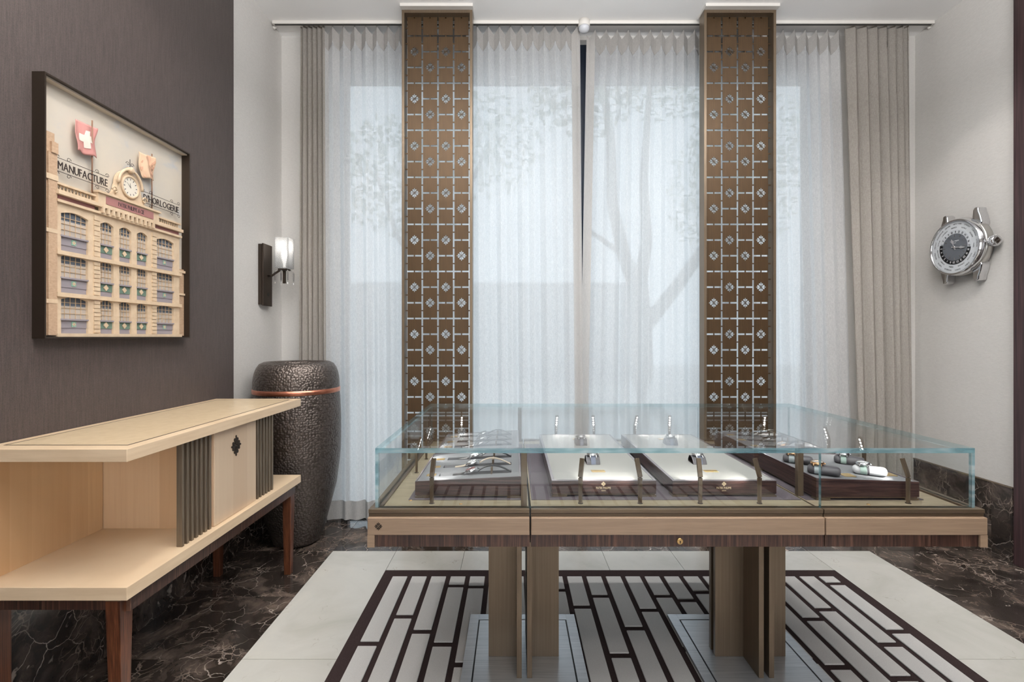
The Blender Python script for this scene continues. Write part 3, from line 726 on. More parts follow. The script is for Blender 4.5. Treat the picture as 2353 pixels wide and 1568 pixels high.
# ------------------------------------------------------------------ watches
def watch_head(t, R, th, metal, dial, sub=True, zc=0.0, tilt=None):
    """case, bezel, dial, hands, lugs and crown around the local origin, dial facing +Z, twelve o'clock towards +Y"""
    mt = Matrix.Translation((0, 0, zc)) @ (tilt if tilt is not None else Matrix.Identity(4))
    def b_(): return MB(mt)
    case_ = b_().lathe([(R*.80, 0), (R*.97, th*.2), (R, th*.45), (R*.97, th*.72), (R*.9, th*.8)], 28).build('watch_case', metal, t, local=True)
    lug = b_()
    for sx in (-1, 1):
        for sy in (-1, 1):
            lug.hexa([(sx*R*.42, sy*R*.8, th*.2), (sx*R*.62, sy*R*.7, th*.2), (sx*R*.6, sy*R*1.28, -th*.15), (sx*R*.46, sy*R*1.28, -th*.15)], [(sx*R*.42, sy*R*.8, th*.7), (sx*R*.62, sy*R*.7, th*.7), (sx*R*.6, sy*R*1.28, th*.12), (sx*R*.46, sy*R*1.28, th*.12)])
    lug.build('lugs', metal, case_, local=True)
    b_().lathe([(R*.9, th*.8), (R*.93, th*.95), (R*.86, th*1.05), (R*.80, th*.92)], 28, closed=True).build('bezel', metal, t, local=True)
    d = b_().lathe([(R*.82, th*.84), (R*.82, th*.9)], 24).build('dial', dial, t, local=True)
    ix = b_()
    for k in range(12):
        a = 2*PI*k/12; c, s_ = math.cos(a), math.sin(a)
        q = lambda x, y, z: (x*c-y*s_, x*s_+y*c, z)
        w = R*.028; ix.add([q(-w, R*.64, th*.915), q(w, R*.64, th*.915), q(w, R*.77, th*.915), q(-w, R*.77, th*.915)], [(0, 1, 2, 3)])
    if sub:
        for x, y in ((-.36, 0), (.36, 0), (0, -.36)):
            ix.lathe([(R*.24, th*.912), (R*.19, th*.916)], 16, (x*R, y*R, 0), closed=True)
    for a, l, w in ((-1.05, .46, .05), (.95, .66, .04)):
        c, s_ = math.cos(-a), math.sin(-a); q = lambda x, y, z: (x*c-y*s_, x*s_+y*c, z)
        ix.add([q(-w*R, -R*.1, th*.93), q(w*R, -R*.1, th*.93), q(w*R*.4, R*l, th*.93), q(-w*R*.4, R*l, th*.93)], [(0, 1, 2, 3)])
    ix.build('hands_and_indices', metal, d, local=True)
    b_().lathe([(R*.10, R*.98), (R*.13, R*1.03), (R*.13, R*1.13), (R*.09, R*1.16)], 12, (0, 0, th*.45), 'X').build('crown', metal, t, local=True)
def strip(path, w0, w1, th):
    """closed band along a (y, z) path with width going from w0 to w1"""
    mb = MB(); n = len(path); vs_ = []; fs = []
    for i, (y, z) in enumerate(path):
        y2, z2 = path[min(i+1, n-1)]; y1, z1 = path[max(i-1, 0)]
        d = math.hypot(y2-y1, z2-z1) or 1; ny, nz = -(z2-z1)/d, (y2-y1)/d
        w = (w0+(w1-w0)*i/(n-1))/2
        vs_ += [(-w, y, z), (w, y, z), (w, y+ny*th, z+nz*th), (-w, y+ny*th, z+nz*th)]
    for i in range(n-1):
        a, b = i*4, i*4+4
        fs += [(a, b, b+1, a+1), (a+1, b+1, b+2, a+2), (a+2, b+2, b+3, a+3), (a+3, b+3, b, a)]
    fs += [(0, 1, 2, 3), (4*n-1, 4*n-2, 4*n-3, 4*n-4)]
    return mb.add(vs_, fs)
def slot_watch(label, x, y, z, metal, dial, strap, lift=1.0):
    t = thing('wrist_watch', label, 'watch', (x, y, z), -PI/2)      # twelve o'clock side (+Y local) lies towards +X
    watch_head(t, .0235, .012, metal, dial, True, .006, Matrix.Rotation(.30, 4, 'X'))
    up = [(.027+.122*k/14, .009+.021*math.sin(PI*(k/14)**.85)*lift-.004*k/14) for k in range(15)]
    strip(up, .020, .015, .0022).build('strap', strap, t, local=True)
    dn = [(-.027-.042*k/6, .0005-.008*(k/6)**.6) for k in range(7)]
    strip(dn[::-1], .016, .020, .0022).build('strap', strap, t, local=True)
    return t
slot_watch('strapped watch with wine red dial and black leather band', -.155, 1.80, z1f(-.155)-.001, 'chrome', 'dial_wine', 'strap_black')
slot_watch('strapped watch with beige leather band between two black banded ones', -.160, 1.912, z1f(-.16)-.001, 'chrome', 'dial_white', 'strap_tan')
slot_watch('silver dial black band watch in the far slot of the room side tray', -.158, 2.03, z1f(-.158)-.001, 'chrome', 'dial_white', 'strap_black')
for y, lb in ((2.26, 'in the slot beside the room side tray'), (2.37, 'in the middle slot'), (2.49, 'in the slot beside the lamps')):
    slot_watch('black watch of the window side tray, '+lb, -.155, y, z2f(-.155)-.001, 'chrome', 'dial_black', 'strap_black')['group'] = 'watches in the window side tray'
slot_watch('rose gold watch lying behind the cushion tray', 1.235, 2.22, z4f(1.235)-.001, 'rose', 'dial_white', 'strap_black')
for y, lb in ((2.35, 'in the middle slot'), (2.47, 'in the slot nearest the window pane')):
    slot_watch('steel watch behind the cushion tray '+lb, 1.235, y, z4f(1.235)-.001, 'chrome', 'dial_black', 'strap_black')['group'] = 'watches in the slots behind the cushions'

def stand_watch(lab_c, lab_w, x, y, z, rz, strap, dial):
    c = thing('watch_stand', lab_c, 'watch stand', (x, y, z), rz)
    prof = [(-.034, 0), (-.030, .010), (-.016, .026), (.002, .031), (.018, .026), (.028, .012), (.030, 0)]
    MB().prism(prof, lambda a, b, d: (d, a, b), -.0275, .0275).build('pad', 'gun_felt', c, .002, local=True)
    MB().prism([(a*.985, b*1.01) for a, b in prof], lambda a, b, d: (d, a, b), -.0275, -.0265).build('pad_trim', 'rim', c, local=True)
    w = thing('wrist_watch', lab_w, 'watch', (x, y, z), rz)
    watch_head(w, .0235, .0125, 'chrome', dial, True, .0315, Matrix.Rotation(.10, 4, 'X'))
    dn = [(-.023, .0325), (-.027, .022), (-.0315, .013), (-.036, .001)]
    strip([(-.0335, .0005), (-.0325, .0065), (-.0305, .0115), (-.0175, .0275), (-.018, .031)], .017, .021, .0018).build('strap', strap, w, local=True)
    strip([(.019, .030), (.0205, .0275), (.0295, .0125), (.031, .0005)], .021, .017, .0018).build('strap', strap, w, local=True)
for (cx, nm) in ((.325, 'nearest the three-slot grey trays'), (.756, 'nearest the cushion trays')):
    stand_watch('grey padded stand facing the room on the ivory tray '+nm, 'steel chronograph facing the room on the ivory tray '+nm, cx, 1.985, .8345, 0, 'strap_blue', 'dial_black')
    stand_watch('grey padded stand facing the window on the ivory tray '+nm, 'steel chronograph turned to the window on the ivory tray '+nm, cx, 2.325, .8345, PI, 'strap_blue', 'dial_black')

def cushion_watch(lab_c, lab_w, x, y, z, rz, pad, metal, strap, dial):
    c = thing('watch_cushion', lab_c, 'cushion', (x, y, z), rz)
    L, a, b = .052, .027, .0165
    def ring(s_):
        return [(s_*0, 0)]
    prof = [(-1, .0), (-.985, .45), (-.94, .72), (-.86, .9), (-.75, 1), (.75, 1), (.86, .9), (.94, .72), (.985, .45), (1, 0)]
    mb = MB(); seg = 20; vs_ = []; fs = []
    for u, r in prof:
        for k in range(seg):
            an = 2*PI*k/seg; vs_.append((u*L, math.cos(an)*a*max(r, .02), b+math.sin(an)*b*max(r, .02)))
    for i in range(len(prof)-1):
        for k in range(seg): fs.append((i*seg+k, (i+1)*seg+k, (i+1)*seg+(k+1) % seg, i*seg+(k+1) % seg))
    mb.add(vs_, fs, 0, True).build('pad', pad, c, local=True)
    band = [(math.cos(q)*(a+.0009), b+math.sin(q)*(b+.0009)) for q in [PI*(-.25)+k*PI*1.5/16 for k in range(17)]]
    strip(band[::-1], .006, .006, .0006).build('pad_band', 'gun_felt', c, local=True).location = (-.005, 0, 0)
    w = thing('wrist_watch', lab_w, 'watch', (x, y, z), rz)
    band = [(math.cos(q)*(a+.0008), b+math.sin(q)*(b+.0008)) for q in [PI*(-.2)+k*PI*1.4/24 for k in range(25)]]
    o = strip(band[::-1], .019, .019, .0018).build('strap', strap, w, local=True); o.location = (-.020, 0, 0)
    o = thing('holder', '', ''); bpy.data.objects.remove(o)
    before = set(w.children)
    watch_head(w, .0225, .011, metal, dial, True, b*2+.0015)
    for ch in w.children:
        if ch not in before: ch.location = (-.020, 0, 0)
    return c
cushion_watch('dark grey pillow under the rose gold watch beside the glass joint', 'rose gold watch with grey woven band on a dark pillow', 1.132, 1.762, z3f(1.132)-.002, -.55, 'gun_felt', 'rose', 'strap_grey', 'dial_white')
cushion_watch('dark grey pillow close to the bronze glass post', 'rose gold watch with grey woven band close to the bronze glass post', 1.130, 1.92, z3f(1.130)-.002, -.55, 'gun_felt', 'rose', 'strap_grey', 'dial_black')
cushion_watch('white ended pillow under the steel watch with sage band', 'steel watch with sage woven band on a white ended pillow', 1.312, 1.780, z3f(1.312)-.002, -.55, 'white_felt', 'chrome', 'strap_green', 'dial_white')
cushion_watch('dark grey pillow under the steel watch with sage band', 'steel watch with sage woven band on a dark pillow', 1.345, 1.935, z3f(1.35)-.002, -.55, 'gun_felt', 'chrome', 'strap_green', 'dial_white')

# ------------------------------------------------------------------ little spot lamps inside the case
def make_lamp():
    t = thing('case_spot_lamp', '', 'lamp', (0, 0, 0))
    MB().lathe([(.009, 0), (.009, .0012), (.007, .002)], 16).build('foot', 'bronze_dark', t, local=True)
    MB().hexa([(-.0058, -.004, .001), (.0058, -.004, .001), (.0058, .004, .001), (-.0058, .004, .001)], [(-.0068, -.005, .0885), (.0068, -.005, .0885), (.0068, .005, .0885), (-.0068, .005, .0885)]).build('post', 'bronze', t, .0008, local=True)
    MB().box(-.004, .004, -.003, .003, .0885, .0915).build('hinge', 'bronze_dark', t, local=True)
    tl = Matrix.Translation((0, 0, .0905)) @ Matrix.Rotation(-.30, 4, 'X')
    h = MB(tl).box(-.0078, .0078, -.0055, .0035, 0, .064).build('lamp_head', 'bronze', t, .001, local=True)
    for k in range(4):
        MB(tl @ Matrix.Translation((0, .0036, .012+.0135*k)) @ Matrix.Rotation(-PI/2, 4, 'X')).lathe([(.0042, 0), (.0042, .0006)], 10).build('led', 'led', h, local=True)
    return t
lamp0 = make_lamp()
LP = [(-.281, 1.672, -.25, 'in front of the three-slot grey tray'), (.233, 1.672, -.5, 'on the room side of the first ivory tray, toward the slot trays'), (.439, 1.672, .45, 'before the first ivory tray, toward the other ivory tray'),
      (.647, 1.672, -.06, 'before the second ivory tray, toward the first one'), (.852, 1.672, .5, 'on the room side of the ivory tray close to the cushion tray'), (1.366, 1.672, .45, 'in front of the cushion tray')]
LB = [(-.281, 2.625, PI+.25, 'on the window side of the three-slot trays'), (.233, 2.625, PI+.2, 'by the window pane behind the first ivory tray, toward the slot trays'), (.439, 2.625, PI-.45, 'by the window pane behind the first ivory tray, toward the other one'),
      (.660, 2.625, PI+.5, 'by the window pane behind the second ivory tray, toward the first'), (.848, 2.625, PI-.15, 'by the window pane behind the second ivory tray, toward the cushions'), (1.360, 2.625, PI-.15, 'on the window side behind the slots of the cushion trays')]
LS = [(-.409, 2.05, -PI/2, 'by the end pane beside the room side slot tray'), (-.409, 2.28, -PI/2, 'by the end pane beside the window side slot tray'), (1.488, 2.05, PI/2, 'by the end pane beside the cushion tray'), (1.488, 2.28, PI/2, 'by the end pane behind the cushion tray')]
for k, (x, y, rz, lb) in enumerate(LP+LB+LS):
    o = lamp0 if k == 0 else copy_tree(lamp0)
    o.location = (x, y, DK); o.rotation_euler = (0, 0, rz); o['label'] = 'bronze spot lamp '+lb; o['group'] = 'spot lamps inside the display case'
for o in [q for q in col.objects if q.name.startswith('case_spot_lamp')]:
    rz = o.rotation_euler.z
    spot_light('lamp_beam', (0, .026, .125), (0, .16, .045), 1.25, 1.35, .7, (1, .96, .9), .006, o)

# ------------------------------------------------------------------ sideboard
sb = thing('sideboard', 'pale maple sideboard with bronze slats against the brown wall', 'sideboard', (-1.465, 2.155, 0))
BX0, BX1, BY0, BY1 = -1.711, -1.222, 1.53, 2.785
MB().box(BX0, BX1, BY0, BY1, .954, .995).build('top_board', 'maple', sb, .0015)
a0, a1, c0, c1 = BX0+.045, BX1-.045, BY0+.06, BY1-.06
MB().box(a0, a1, c0, c1, .995, .9955).build('top_panel', 'maple_top', sb)
MB().box(a0-.005, a0, c0-.005, c1+.005, .995, .9957).box(a1, a1+.005, c0-.005, c1+.005, .995, .9957).box(a0, a1, c0-.005, c0, .995, .9957).box(a0, a1, c1, c1+.005, .995, .9957).build('inlay_line', 'ink', sb)
MB().box(BX0, BX1, BY0, BY1, .515, .557).build('bottom_board', 'maple', sb, .0015)
MB().box(BX0, BX0+.014, BY0+.012, 2.0, .557, .954).build('back_panel', 'maple_y', sb)
MB().box(BX0, BX0+.014, 2.37, 2.54, .557, .954).build('back_panel', 'maple_y', sb)
MB().box(BX0+.002, -1.262, 2.003, 2.018, .557, .954).build('divider', 'maple_x', sb)
MB().box(BX0+.002, -1.262, 2.335, 2.35, .557, .954).build('divider', 'maple_x', sb)
MB().box(BX0+.014, -1.275, 2.018, 2.335, .557, .575).box(BX0+.014, -1.275, 2.018, 2.335, .935, .954).build('cabinet_core', 'maple', sb)
door = MB().box(-1.270, -1.247, 2.02, 2.345, .5585, .9525).build('cabinet_door', veneer('door_veneer', 1, .11, S(206, 184, 158), S(190, 164, 138)), sb, .001)
mb = MB(); put_emblem(mb, (-1.2455, 2.175, .862), .047, LEFTW, .8); mb.build('emblem', 'bronze_dark', door)
for k in range(7):
    y = 1.824+k*.0275
    MB().box(-1.270, -1.248, y, y+.012, .557, .954).build('slat', 'slat', sb, .001)
MB().box(-1.290, -1.250, 1.998, 2.003, .557, .954).build('slat_stop', 'maple', sb)
for k in range(6):
    y = 2.362+k*.0285
    MB().box(-1.270, -1.248, y, y+.012, .557, .954).build('slat', 'slat', sb, .001)
MB().box(BX0+.03, -1.262, BY0+.02, BY0+.036, .475, .515).build('apron', 'zebrano_x', sb)
MB().box(-1.256, -1.240, BY0+.036, BY1-.036, .462, .515).build('apron', 'zebrano_y', sb)
MB().box(BX0+.03, -1.262, BY1-.036, BY1-.02, .475, .515).build('apron', 'zebrano_x', sb)
def leg(xa, xb, ya, yb, dx, dy):
    bx = sorted((xa+(dx if dx > 0 else 0), xb+(dx if dx < 0 else 0))); by = sorted((ya+(dy if dy > 0 else 0), yb+(dy if dy < 0 else 0)))
    MB().hexa([(bx[0], by[0], 0), (bx[1], by[0], 0), (bx[1], by[1], 0), (bx[0], by[1], 0)], [(xa, ya, .508), (xb, ya, .508), (xb, yb, .508), (xa, yb, .508)]).build('leg', 'zebrano_leg', sb, .001)
    MB().box(xa, xb, ya, yb, .508, .515).build('leg_cap', 'bronze', sb)
for ya, dy in ((1.54, .022), (2.722, -.022)):
    leg(-1.300, -1.252, ya, ya+.053, -.012, dy*-1 if dy < 0 else dy)
    leg(-1.700, -1.652, ya, ya+.053, .012, dy)

# ------------------------------------------------------------------ hammered vase
def hammered():
    m, nt, p, o = newmat('hammered_bronze')
    v = coords(nt, (1, 1, 1))
    vo = nd(nt, 'ShaderNodeTexVoronoi', feature='F1'); vo.inputs['Scale'].default_value = 70; vo.inputs['Randomness'].default_value = .7
    lk(nt, v, vo.inputs['Vector'])
    sq = nd(nt, 'ShaderNodeMath', operation='POWER'); lk(nt, vo.outputs['Distance'], sq.inputs[0]); sq.inputs[1].default_value = 2
    iv = nd(nt, 'ShaderNodeMath', operation='MULTIPLY_ADD'); lk(nt, sq.outputs[0], iv.inputs[0]); iv.inputs[1].default_value = -2.2; iv.inputs[2].default_value = 1; iv.use_clamp = True
    bump(nt, p, iv.outputs[0], .55, .005)
    lk(nt, ramp(nt, vo.outputs['Distance'], [(.25, S(106, 97, 92)), (.75, S(80, 72, 67))]), p.inputs['Base Color'])
    p.inputs['Metallic'].default_value = .75; p.inputs['Roughness'].default_value = .36
    return m
vase = thing('floor_vase', 'tall hammered bronze vase with copper band beside the curtain', 'vase', (-1.428, 3.2, 0))
prof = [(.105, 0), (.125, .004), (.145, .016), (.160, .06), (.179, .12), (.213, .245), (.247, .376), (.263, .50), (.272, .60), (.274, .70), (.274, .80), (.272, .86), (.268, .95), (.265, .985), (.264, 1.0), (.264, 1.03), (.263, 1.06), (.260, 1.09), (.254, 1.12), (.243, 1.15), (.226, 1.175), (.20, 1.188), (.175, 1.186), (.155, 1.172), (.147, 1.14), (.15, 1.0), (.15, .9), (.001, .9)]
pv = []
for (r0, h0), (r1, h1) in zip(prof[:-1], prof[1:]):
    n = max(1, int(math.hypot(r1-r0, h1-h0)/.02))
    pv += [(r0+(r1-r0)*k/n, h0+(h1-h0)*k/n) for k in range(n)]
pv.append(prof[-1])
MB().lathe(pv, 96, (-1.428, 3.2, 0)).build('vase_body', hammered(), vase)
MB().lathe([(.264, .988), (.2685, .990), (.2685, 1.016), (.264, 1.018)], 96, (-1.428, 3.2, 0), closed=True).build('copper_band', 'copper', vase)

# ------------------------------------------------------------------ wall sconce
sc = thing('wall_sconce', 'bronze wall sconce with cut glass square shade and crystal drops', 'wall lamp', (XL, 3.35, 1.58))
MB().box(XL, XL+.022, 3.287, 3.402, 1.572, 1.985).build('mount_box', 'bronze_dark', sc)
bp = MB().box(XL+.022, XL+.034, 3.292, 3.410, 1.565, 1.990).build('back_plate', 'bronze_dark', sc, .001)
mb = MB(); put_emblem(mb, (XL+.0345, 3.355, 1.645), .018, LEFTW); mb.build('emblem', 'black', bp)
scx, scy = -1.598, 3.378
MB().tube([(XL+.034, 3.35, 1.775), (XL+.060, 3.352, 1.775), (-1.62, 3.374, 1.822), (scx, scy, 1.822)], .0075).build('arm', 'bronze_dark', sc)
MB().box(scx-.03, scx+.03, scy-.03, scy+.03, 1.815, 1.826).box(scx-.008, scx+.008, scy-.008, scy+.008, 1.725, 1.815).build('cup', 'bronze_dark', sc)
def cutglass():
    m, nt, p, o = newmat('cut_glass'); nt.nodes.remove(p)
    tc = nd(nt, 'ShaderNodeTexCoord'); sp = nd(nt, 'ShaderNodeSeparateXYZ'); lk(nt, tc.outputs['Object'], sp.inputs[0])
    def wave(sign):
        s1 = nd(nt, 'ShaderNodeMath', operation='ADD'); lk(nt, sp.outputs[0], s1.inputs[0]); lk(nt, sp.outputs[1], s1.inputs[1])
        m1 = nd(nt, 'ShaderNodeMath', operation='MULTIPLY'); lk(nt, sp.outputs[2], m1.inputs[0]); m1.inputs[1].default_value = sign
        s2 = nd(nt, 'ShaderNodeMath', operation='ADD'); lk(nt, s1.outputs[0], s2.inputs[0]); lk(nt, m1.outputs[0], s2.inputs[1])
        m2 = nd(nt, 'ShaderNodeMath', operation='MULTIPLY'); lk(nt, s2.outputs[0], m2.inputs[0]); m2.inputs[1].default_value = 270
        sn = nd(nt, 'ShaderNodeMath', operation='SINE'); lk(nt, m2.outputs[0], sn.inputs[0])
        ab = nd(nt, 'ShaderNodeMath', operation='ABSOLUTE'); lk(nt, sn.outputs[0], ab.inputs[0]); return ab.outputs[0]
    mn = nd(nt, 'ShaderNodeMath', operation='MINIMUM'); lk(nt, wave(1), mn.inputs[0]); lk(nt, wave(-1), mn.inputs[1])
    b = nd(nt, 'ShaderNodeBump'); b.inputs['Strength'].default_value = .8; b.inputs['Distance'].default_value = .003; lk(nt, mn.outputs[0], b.inputs['Height'])
    t = nd(nt, 'ShaderNodeBsdfTransparent'); t.inputs[0].default_value = (.92, .93, .94, 1)
    tl = nd(nt, 'ShaderNodeBsdfTranslucent'); tl.inputs[0].default_value = (.9, .91, .92, 1); lk(nt, b.outputs[0], tl.inputs['Normal'])
    g = nd(nt, 'ShaderNodeBsdfGlossy'); g.inputs['Roughness'].default_value = .12; lk(nt, b.outputs[0], g.inputs['Normal'])
    m1 = nd(nt, 'ShaderNodeMixShader'); lk(nt, ramp(nt, mn.outputs[0], [(.05, (.8, .8, .8, 1)), (.45, (.2, .2, .2, 1))]), m1.inputs[0]); lk(nt, t.outputs[0], m1.inputs[1]); lk(nt, tl.outputs[0], m1.inputs[2])
    m2 = nd(nt, 'ShaderNodeMixShader'); m2.inputs[0].default_value = .22; lk(nt, m1.outputs[0], m2.inputs[1]); lk(nt, g.outputs[0], m2.inputs[2])
    lk(nt, m2.outputs[0], o.inputs['Surface']); return m
M['cut'] = cutglass()
w = .047; z0, z1 = 1.829, 2.040
MB().box(scx-w, scx+w, scy-w, scy-w+.005, z0, z1).box(scx-w, scx+w, scy+w-.005, scy+w, z0, z1).box(scx-w, scx-w+.005, scy-w+.005, scy+w-.005, z0, z1).box(scx+w-.005, scx+w, scy-w+.005, scy+w-.005, z0, z1).box(scx-w+.005, scx+w-.005, scy-w+.005, scy+w-.005, z0, z0+.005).build('glass_shade', 'cut', sc)
MB().lathe([(.006, 1.835), (.010, 1.87), (.017, 1.90), (.021, 1.925), (.019, 1.95), (.010, 1.968), (.001, 1.972)], 16, (scx, scy, 0)).build('bulb', 'bulb', sc)
l = bpy.data.lights.new('sconce_light', 'POINT'); l.energy = .45; l.color = (1, .92, .82); l.shadow_soft_size = .03
lo = bpy.data.objects.new('sconce_light', l); col.objects.link(lo); lo.location = (scx, scy, 1.985)
M['crystal'] = glass_mat('crystal', (.93, .94, .95, 1), 1.0, .18)
for dx, dy in ((-.044, -.044), (.044, -.044), (.044, .044), (-.044, .044), (0, -.046)):
    x, y = scx+dx, scy+dy
    d = MB().hexa([(x-.006, y, 1.742), (x, y-.006, 1.742), (x+.006, y, 1.742), (x, y+.006, 1.742)], [(x-.007, y, 1.80), (x, y-.007, 1.80), (x+.007, y, 1.80), (x, y+.007, 1.80)]).build('crystal_drop', 'crystal', sc)
    MB().lathe([(.001, 1.738), (.006, 1.730), (.001, 1.716)], 8, (x, y, 0), smooth=False).build('crystal_tip', 'crystal', d)
    MB().tube([(x, y, 1.80), (x, y, 1.812), (scx+dx*.6, scy+dy*.6, 1.820)], .0012, 6).build('hook', 'chrome', d)

# ------------------------------------------------------------------ framed relief picture
pic = thing('relief_picture', 'framed shadow box relief of a factory facade with flags on the brown wall', 'picture', (-1.713, 2.11, 1.345))
FXF, FXW = -1.667, -1.713
y0, y1, z0, z1 = 1.721, 2.496, 1.345, 2.297
for b in ((y0, y0+.006, z0, z1), (y1-.006, y1, z0, z1), (y0+.006, y1-.006, z1-.006, z1), (y0+.006, y1-.006, z0, z0+.006)):
    MB().box(FXW, FXF, b[0], b[1], b[2], b[3]).build('frame_bar', 'bronze_dark', pic)
def sky_paint():
    m, nt, p, o = newmat('painted_sky')
    f = noise(nt, coords(nt, (1, 5, 7)), 1.0, 6, .6, .5)
    lk(nt, ramp(nt, f, [(.3, S(178, 182, 186)), (.45, S(198, 190, 178)), (.7, S(204, 194, 178))]), p.inputs['Base Color']); p.inputs['Roughness'].default_value = .8
    return m
MB().box(FXW, FXW+.006, y0+.006, y1-.006, z0+.006, z1-.006).build('painted_sky', sky_paint(), pic)
MB().box(FXW+.006, FXW+.034, y0+.006, y1-.006, z1-.012, z1-.006).build('top_liner', plain('liner', S(196, 184, 168), .7), pic)
def U(u): return u*.991
def Hh(h): return HC+(h-HC)*.991
XB = FXW+.006                                    # picture backing plane
cream = grained('cream_relief', S(200, 176, 148), S(214, 192, 164), (30, 30, 30), .7)
brickm = grained('tan_relief', S(168, 140, 114), S(186, 158, 132), (90, 90, 160), .75)
lil = plain('lilac_relief', S(138, 131, 137), .7); grn = plain('sage_relief', S(94, 116, 104), .7); dkg = grained('relief_glass', S(74, 82, 94), S(92, 100, 110), (40, 40, 40), .5); blind = plain('relief_blind', S(178, 168, 158), .7)
mull = plain('relief_mullion', S(196, 170, 140), .7); rose = plain('relief_rose', S(150, 104, 100), .7)
def rb(name, m, u0, u1, h0, h1, d0, d1, par=pic, bev=0):
    return MB().box(XB+d0, XB+d1, U(u0), U(u1), Hh(h0), Hh(h1)).build(name, m, par, bev, 1)
rb('brick_tower', brickm, 1.737, 1.800, 1.357, 2.075, .0, .022)
rb('tower_cap', cream, 1.737, 1.802, 1.93, 1.95, .022, .028); rb('tower_cap', cream, 1.737, 1.801, 1.735, 1.75, .022, .027); rb('tower_cap', cream, 1.737, 1.801, 1.475, 1.49, .022, .027)
rb('tower_pier', brickm, 1.765, 1.80, 1.357, 2.03, .022, .026)
rb('chimney', brickm, 1.752, 1.795, 2.075, 2.105, 0, .02); rb('chimney', brickm, 1.775, 1.80, 2.03, 2.07, .022, .03); rb('slate_roof', plain('relief_slate', S(52, 56, 62), .6), 1.737, 1.753, 2.075, 2.092, 0, .012)
rb('side_building', brickm, 2.467, 2.512, 1.357, 1.70, 0, .012); rb('tower_cap', cream, 2.467, 2.515, 1.565, 1.575, .012, .018); rb('tower_cap', cream, 2.467, 2.515, 1.68, 1.692, .012, .02)
# facade: back wall, then piers and spandrels leave real window openings
colsU = [(1.821, 1.937), (1.995, 2.060), (2.091, 2.156), (2.188, 2.251), (2.310, 2.426)]
floors = [(1.828, 1.737, 1.700, 1.672), (1.665, 1.5785, 1.540, 1.514), (1.503, 1.42, 1.385, 1.360)]
rb('facade_wall', cream, 1.802, 2.467, 1.357, 1.86, 0, .008)
edges = [1.802]+[v for c in colsU for v in c]+[2.467]
for k in range(0, len(edges), 2): rb('facade_pier', cream, edges[k], edges[k+1], 1.357, 1.86, .008, .020)
for (ht, hs, hb, hband), nxt in zip(floors, (1.86, 1.672, 1.514)):
    for k, (a, b) in enumerate(colsU):
        # arched head over the opening
        arch = [(a, nxt)]+[(a+(b-a)*q/8, ht-.010+.012*math.sin(PI*q/8)) for q in range(9)]+[(b, nxt)]
        MB().prism([(U(p), Hh(q)) for p, q in arch], lambda p, q, d: (d, p, q), XB+.008, XB+.020).build('arched_lintel', cream, pic)
        wdw = rb('relief_window', dkg, a, b, hs, ht+.003, .008, .0095)
        rb('blind', blind, a, b, hs, ht-.034, .0095, .0102, wdw)
        g = MB(); nb = 5 if (b-a) > .08 else 4
        for q in range(1, nb):
            u = a+(b-a)*q/nb; g.box(XB+.0102, XB+.0125, U(u)-.0009, U(u)+.0009, Hh(hs), Hh(ht+.002))
        for q in range(1, 4):
            h = hs+(ht-hs)*q/4; g.box(XB+.0102, XB+.0125, U(a), U(b), Hh(h)-.0009, Hh(h)+.0009)
        g.build('glazing_bars', mull, wdw)
        rb('sill', lil, a-.002, b+.002, hs-.006, hs, .008, .021)
        wide = nb == 5
        pn = rb('sill_panel', lil if wide else grn, a, b, hb, hs-.006, .008, .014)
        m_, hm = (a+b)/2, (hb+hs-.006)/2
        if wide:
            t_ = rb('tile', plain('teal_tile', S(128, 168, 150), .5) if 'teal_tile' not in bpy.data.materials else bpy.data.materials['teal_tile'], m_-.009, m_+.009, hm-.010, hm+.010, .014, .016, pn)
            mb = MB(); put_emblem(mb, (XB+.0165, U(m_), Hh(hm)), .008, LEFTW); mb.build('tile_star', cream, pn)
        else:
            MB().prism([(U(m_-.012), Hh(hm)), (U(m_), Hh(hm-.013)), (U(m_+.012), Hh(hm)), (U(m_), Hh(hm+.013))], lambda p, q, d: (d, p, q), XB+.014, XB+.017).build('tile_diamond', cream, pn)
        rb('panel_base', lil, a, b, hband, hb, .008, .012)
    rb('string_course', cream, 1.797, 2.472, hband-.012, hband+.004, .008, .030)
    for a, b in ((1.962, 1.989), (2.278, 2.306)):
        n = 8
        for q in range(n):
            h0 = hband+.006+(nxt-.02-hband)*q/n; rb('quoin_block', cream, a, b, h0+.0015, h0+(nxt-.02-hband)/n-.0015, .020, .024)
rb('frieze_band', rose, 1.808, 1.968, 1.868, 1.884, .008, .020); rb('frieze_band', rose, 2.29, 2.462, 1.868, 1.884, .008, .020)
rb('architrave', cream, 1.797, 2.472, 1.856, 1.866, .008, .030)
rb('cornice', cream, 1.795, 2.474, 1.884, 1.898, .008, .036)
rb('parapet', cream, 1.800, 2.470, 1.898, 1.904, .008, .024); rb('parapet_rail', cream, 1.800, 2.470, 1.922, 1.930, .006, .026)
for k in range(46):
    u = 1.808+k*.0145
    if 1.955 < u < 2.315: continue
    MB().lathe([(.0028, Hh(1.904)), (.0042, Hh(1.909)), (.0022, Hh(1.915)), (.0036, Hh(1.922))], 8, (XB+.015, U(u), 0)).build('baluster', cream, pic)
rb('sign_block', cream, 1.968, 2.305, 1.894, 1.942, .008, .034); rb('sign_board', rose, 2.005, 2.268, 1.902, 1.934, .034, .036); rb('sign_cornice', cream, 1.962, 2.31, 1.940, 1.948, .008, .042)
for k in range(12): rb('corbel', cream, 1.985+k*.0252, 1.995+k*.0252, 1.862, 1.888, .020, .040)
mb = MB(); put_text(mb, 'PATEK PHILIPPE & CIE', (XB+.0365, U(2.137), Hh(1.910)), .0245, LEFTW, .62); mb.build('sign_lettering', plain('relief_ink', S(66, 52, 54), .7), pic)
cu, ch = 2.136, 2.012
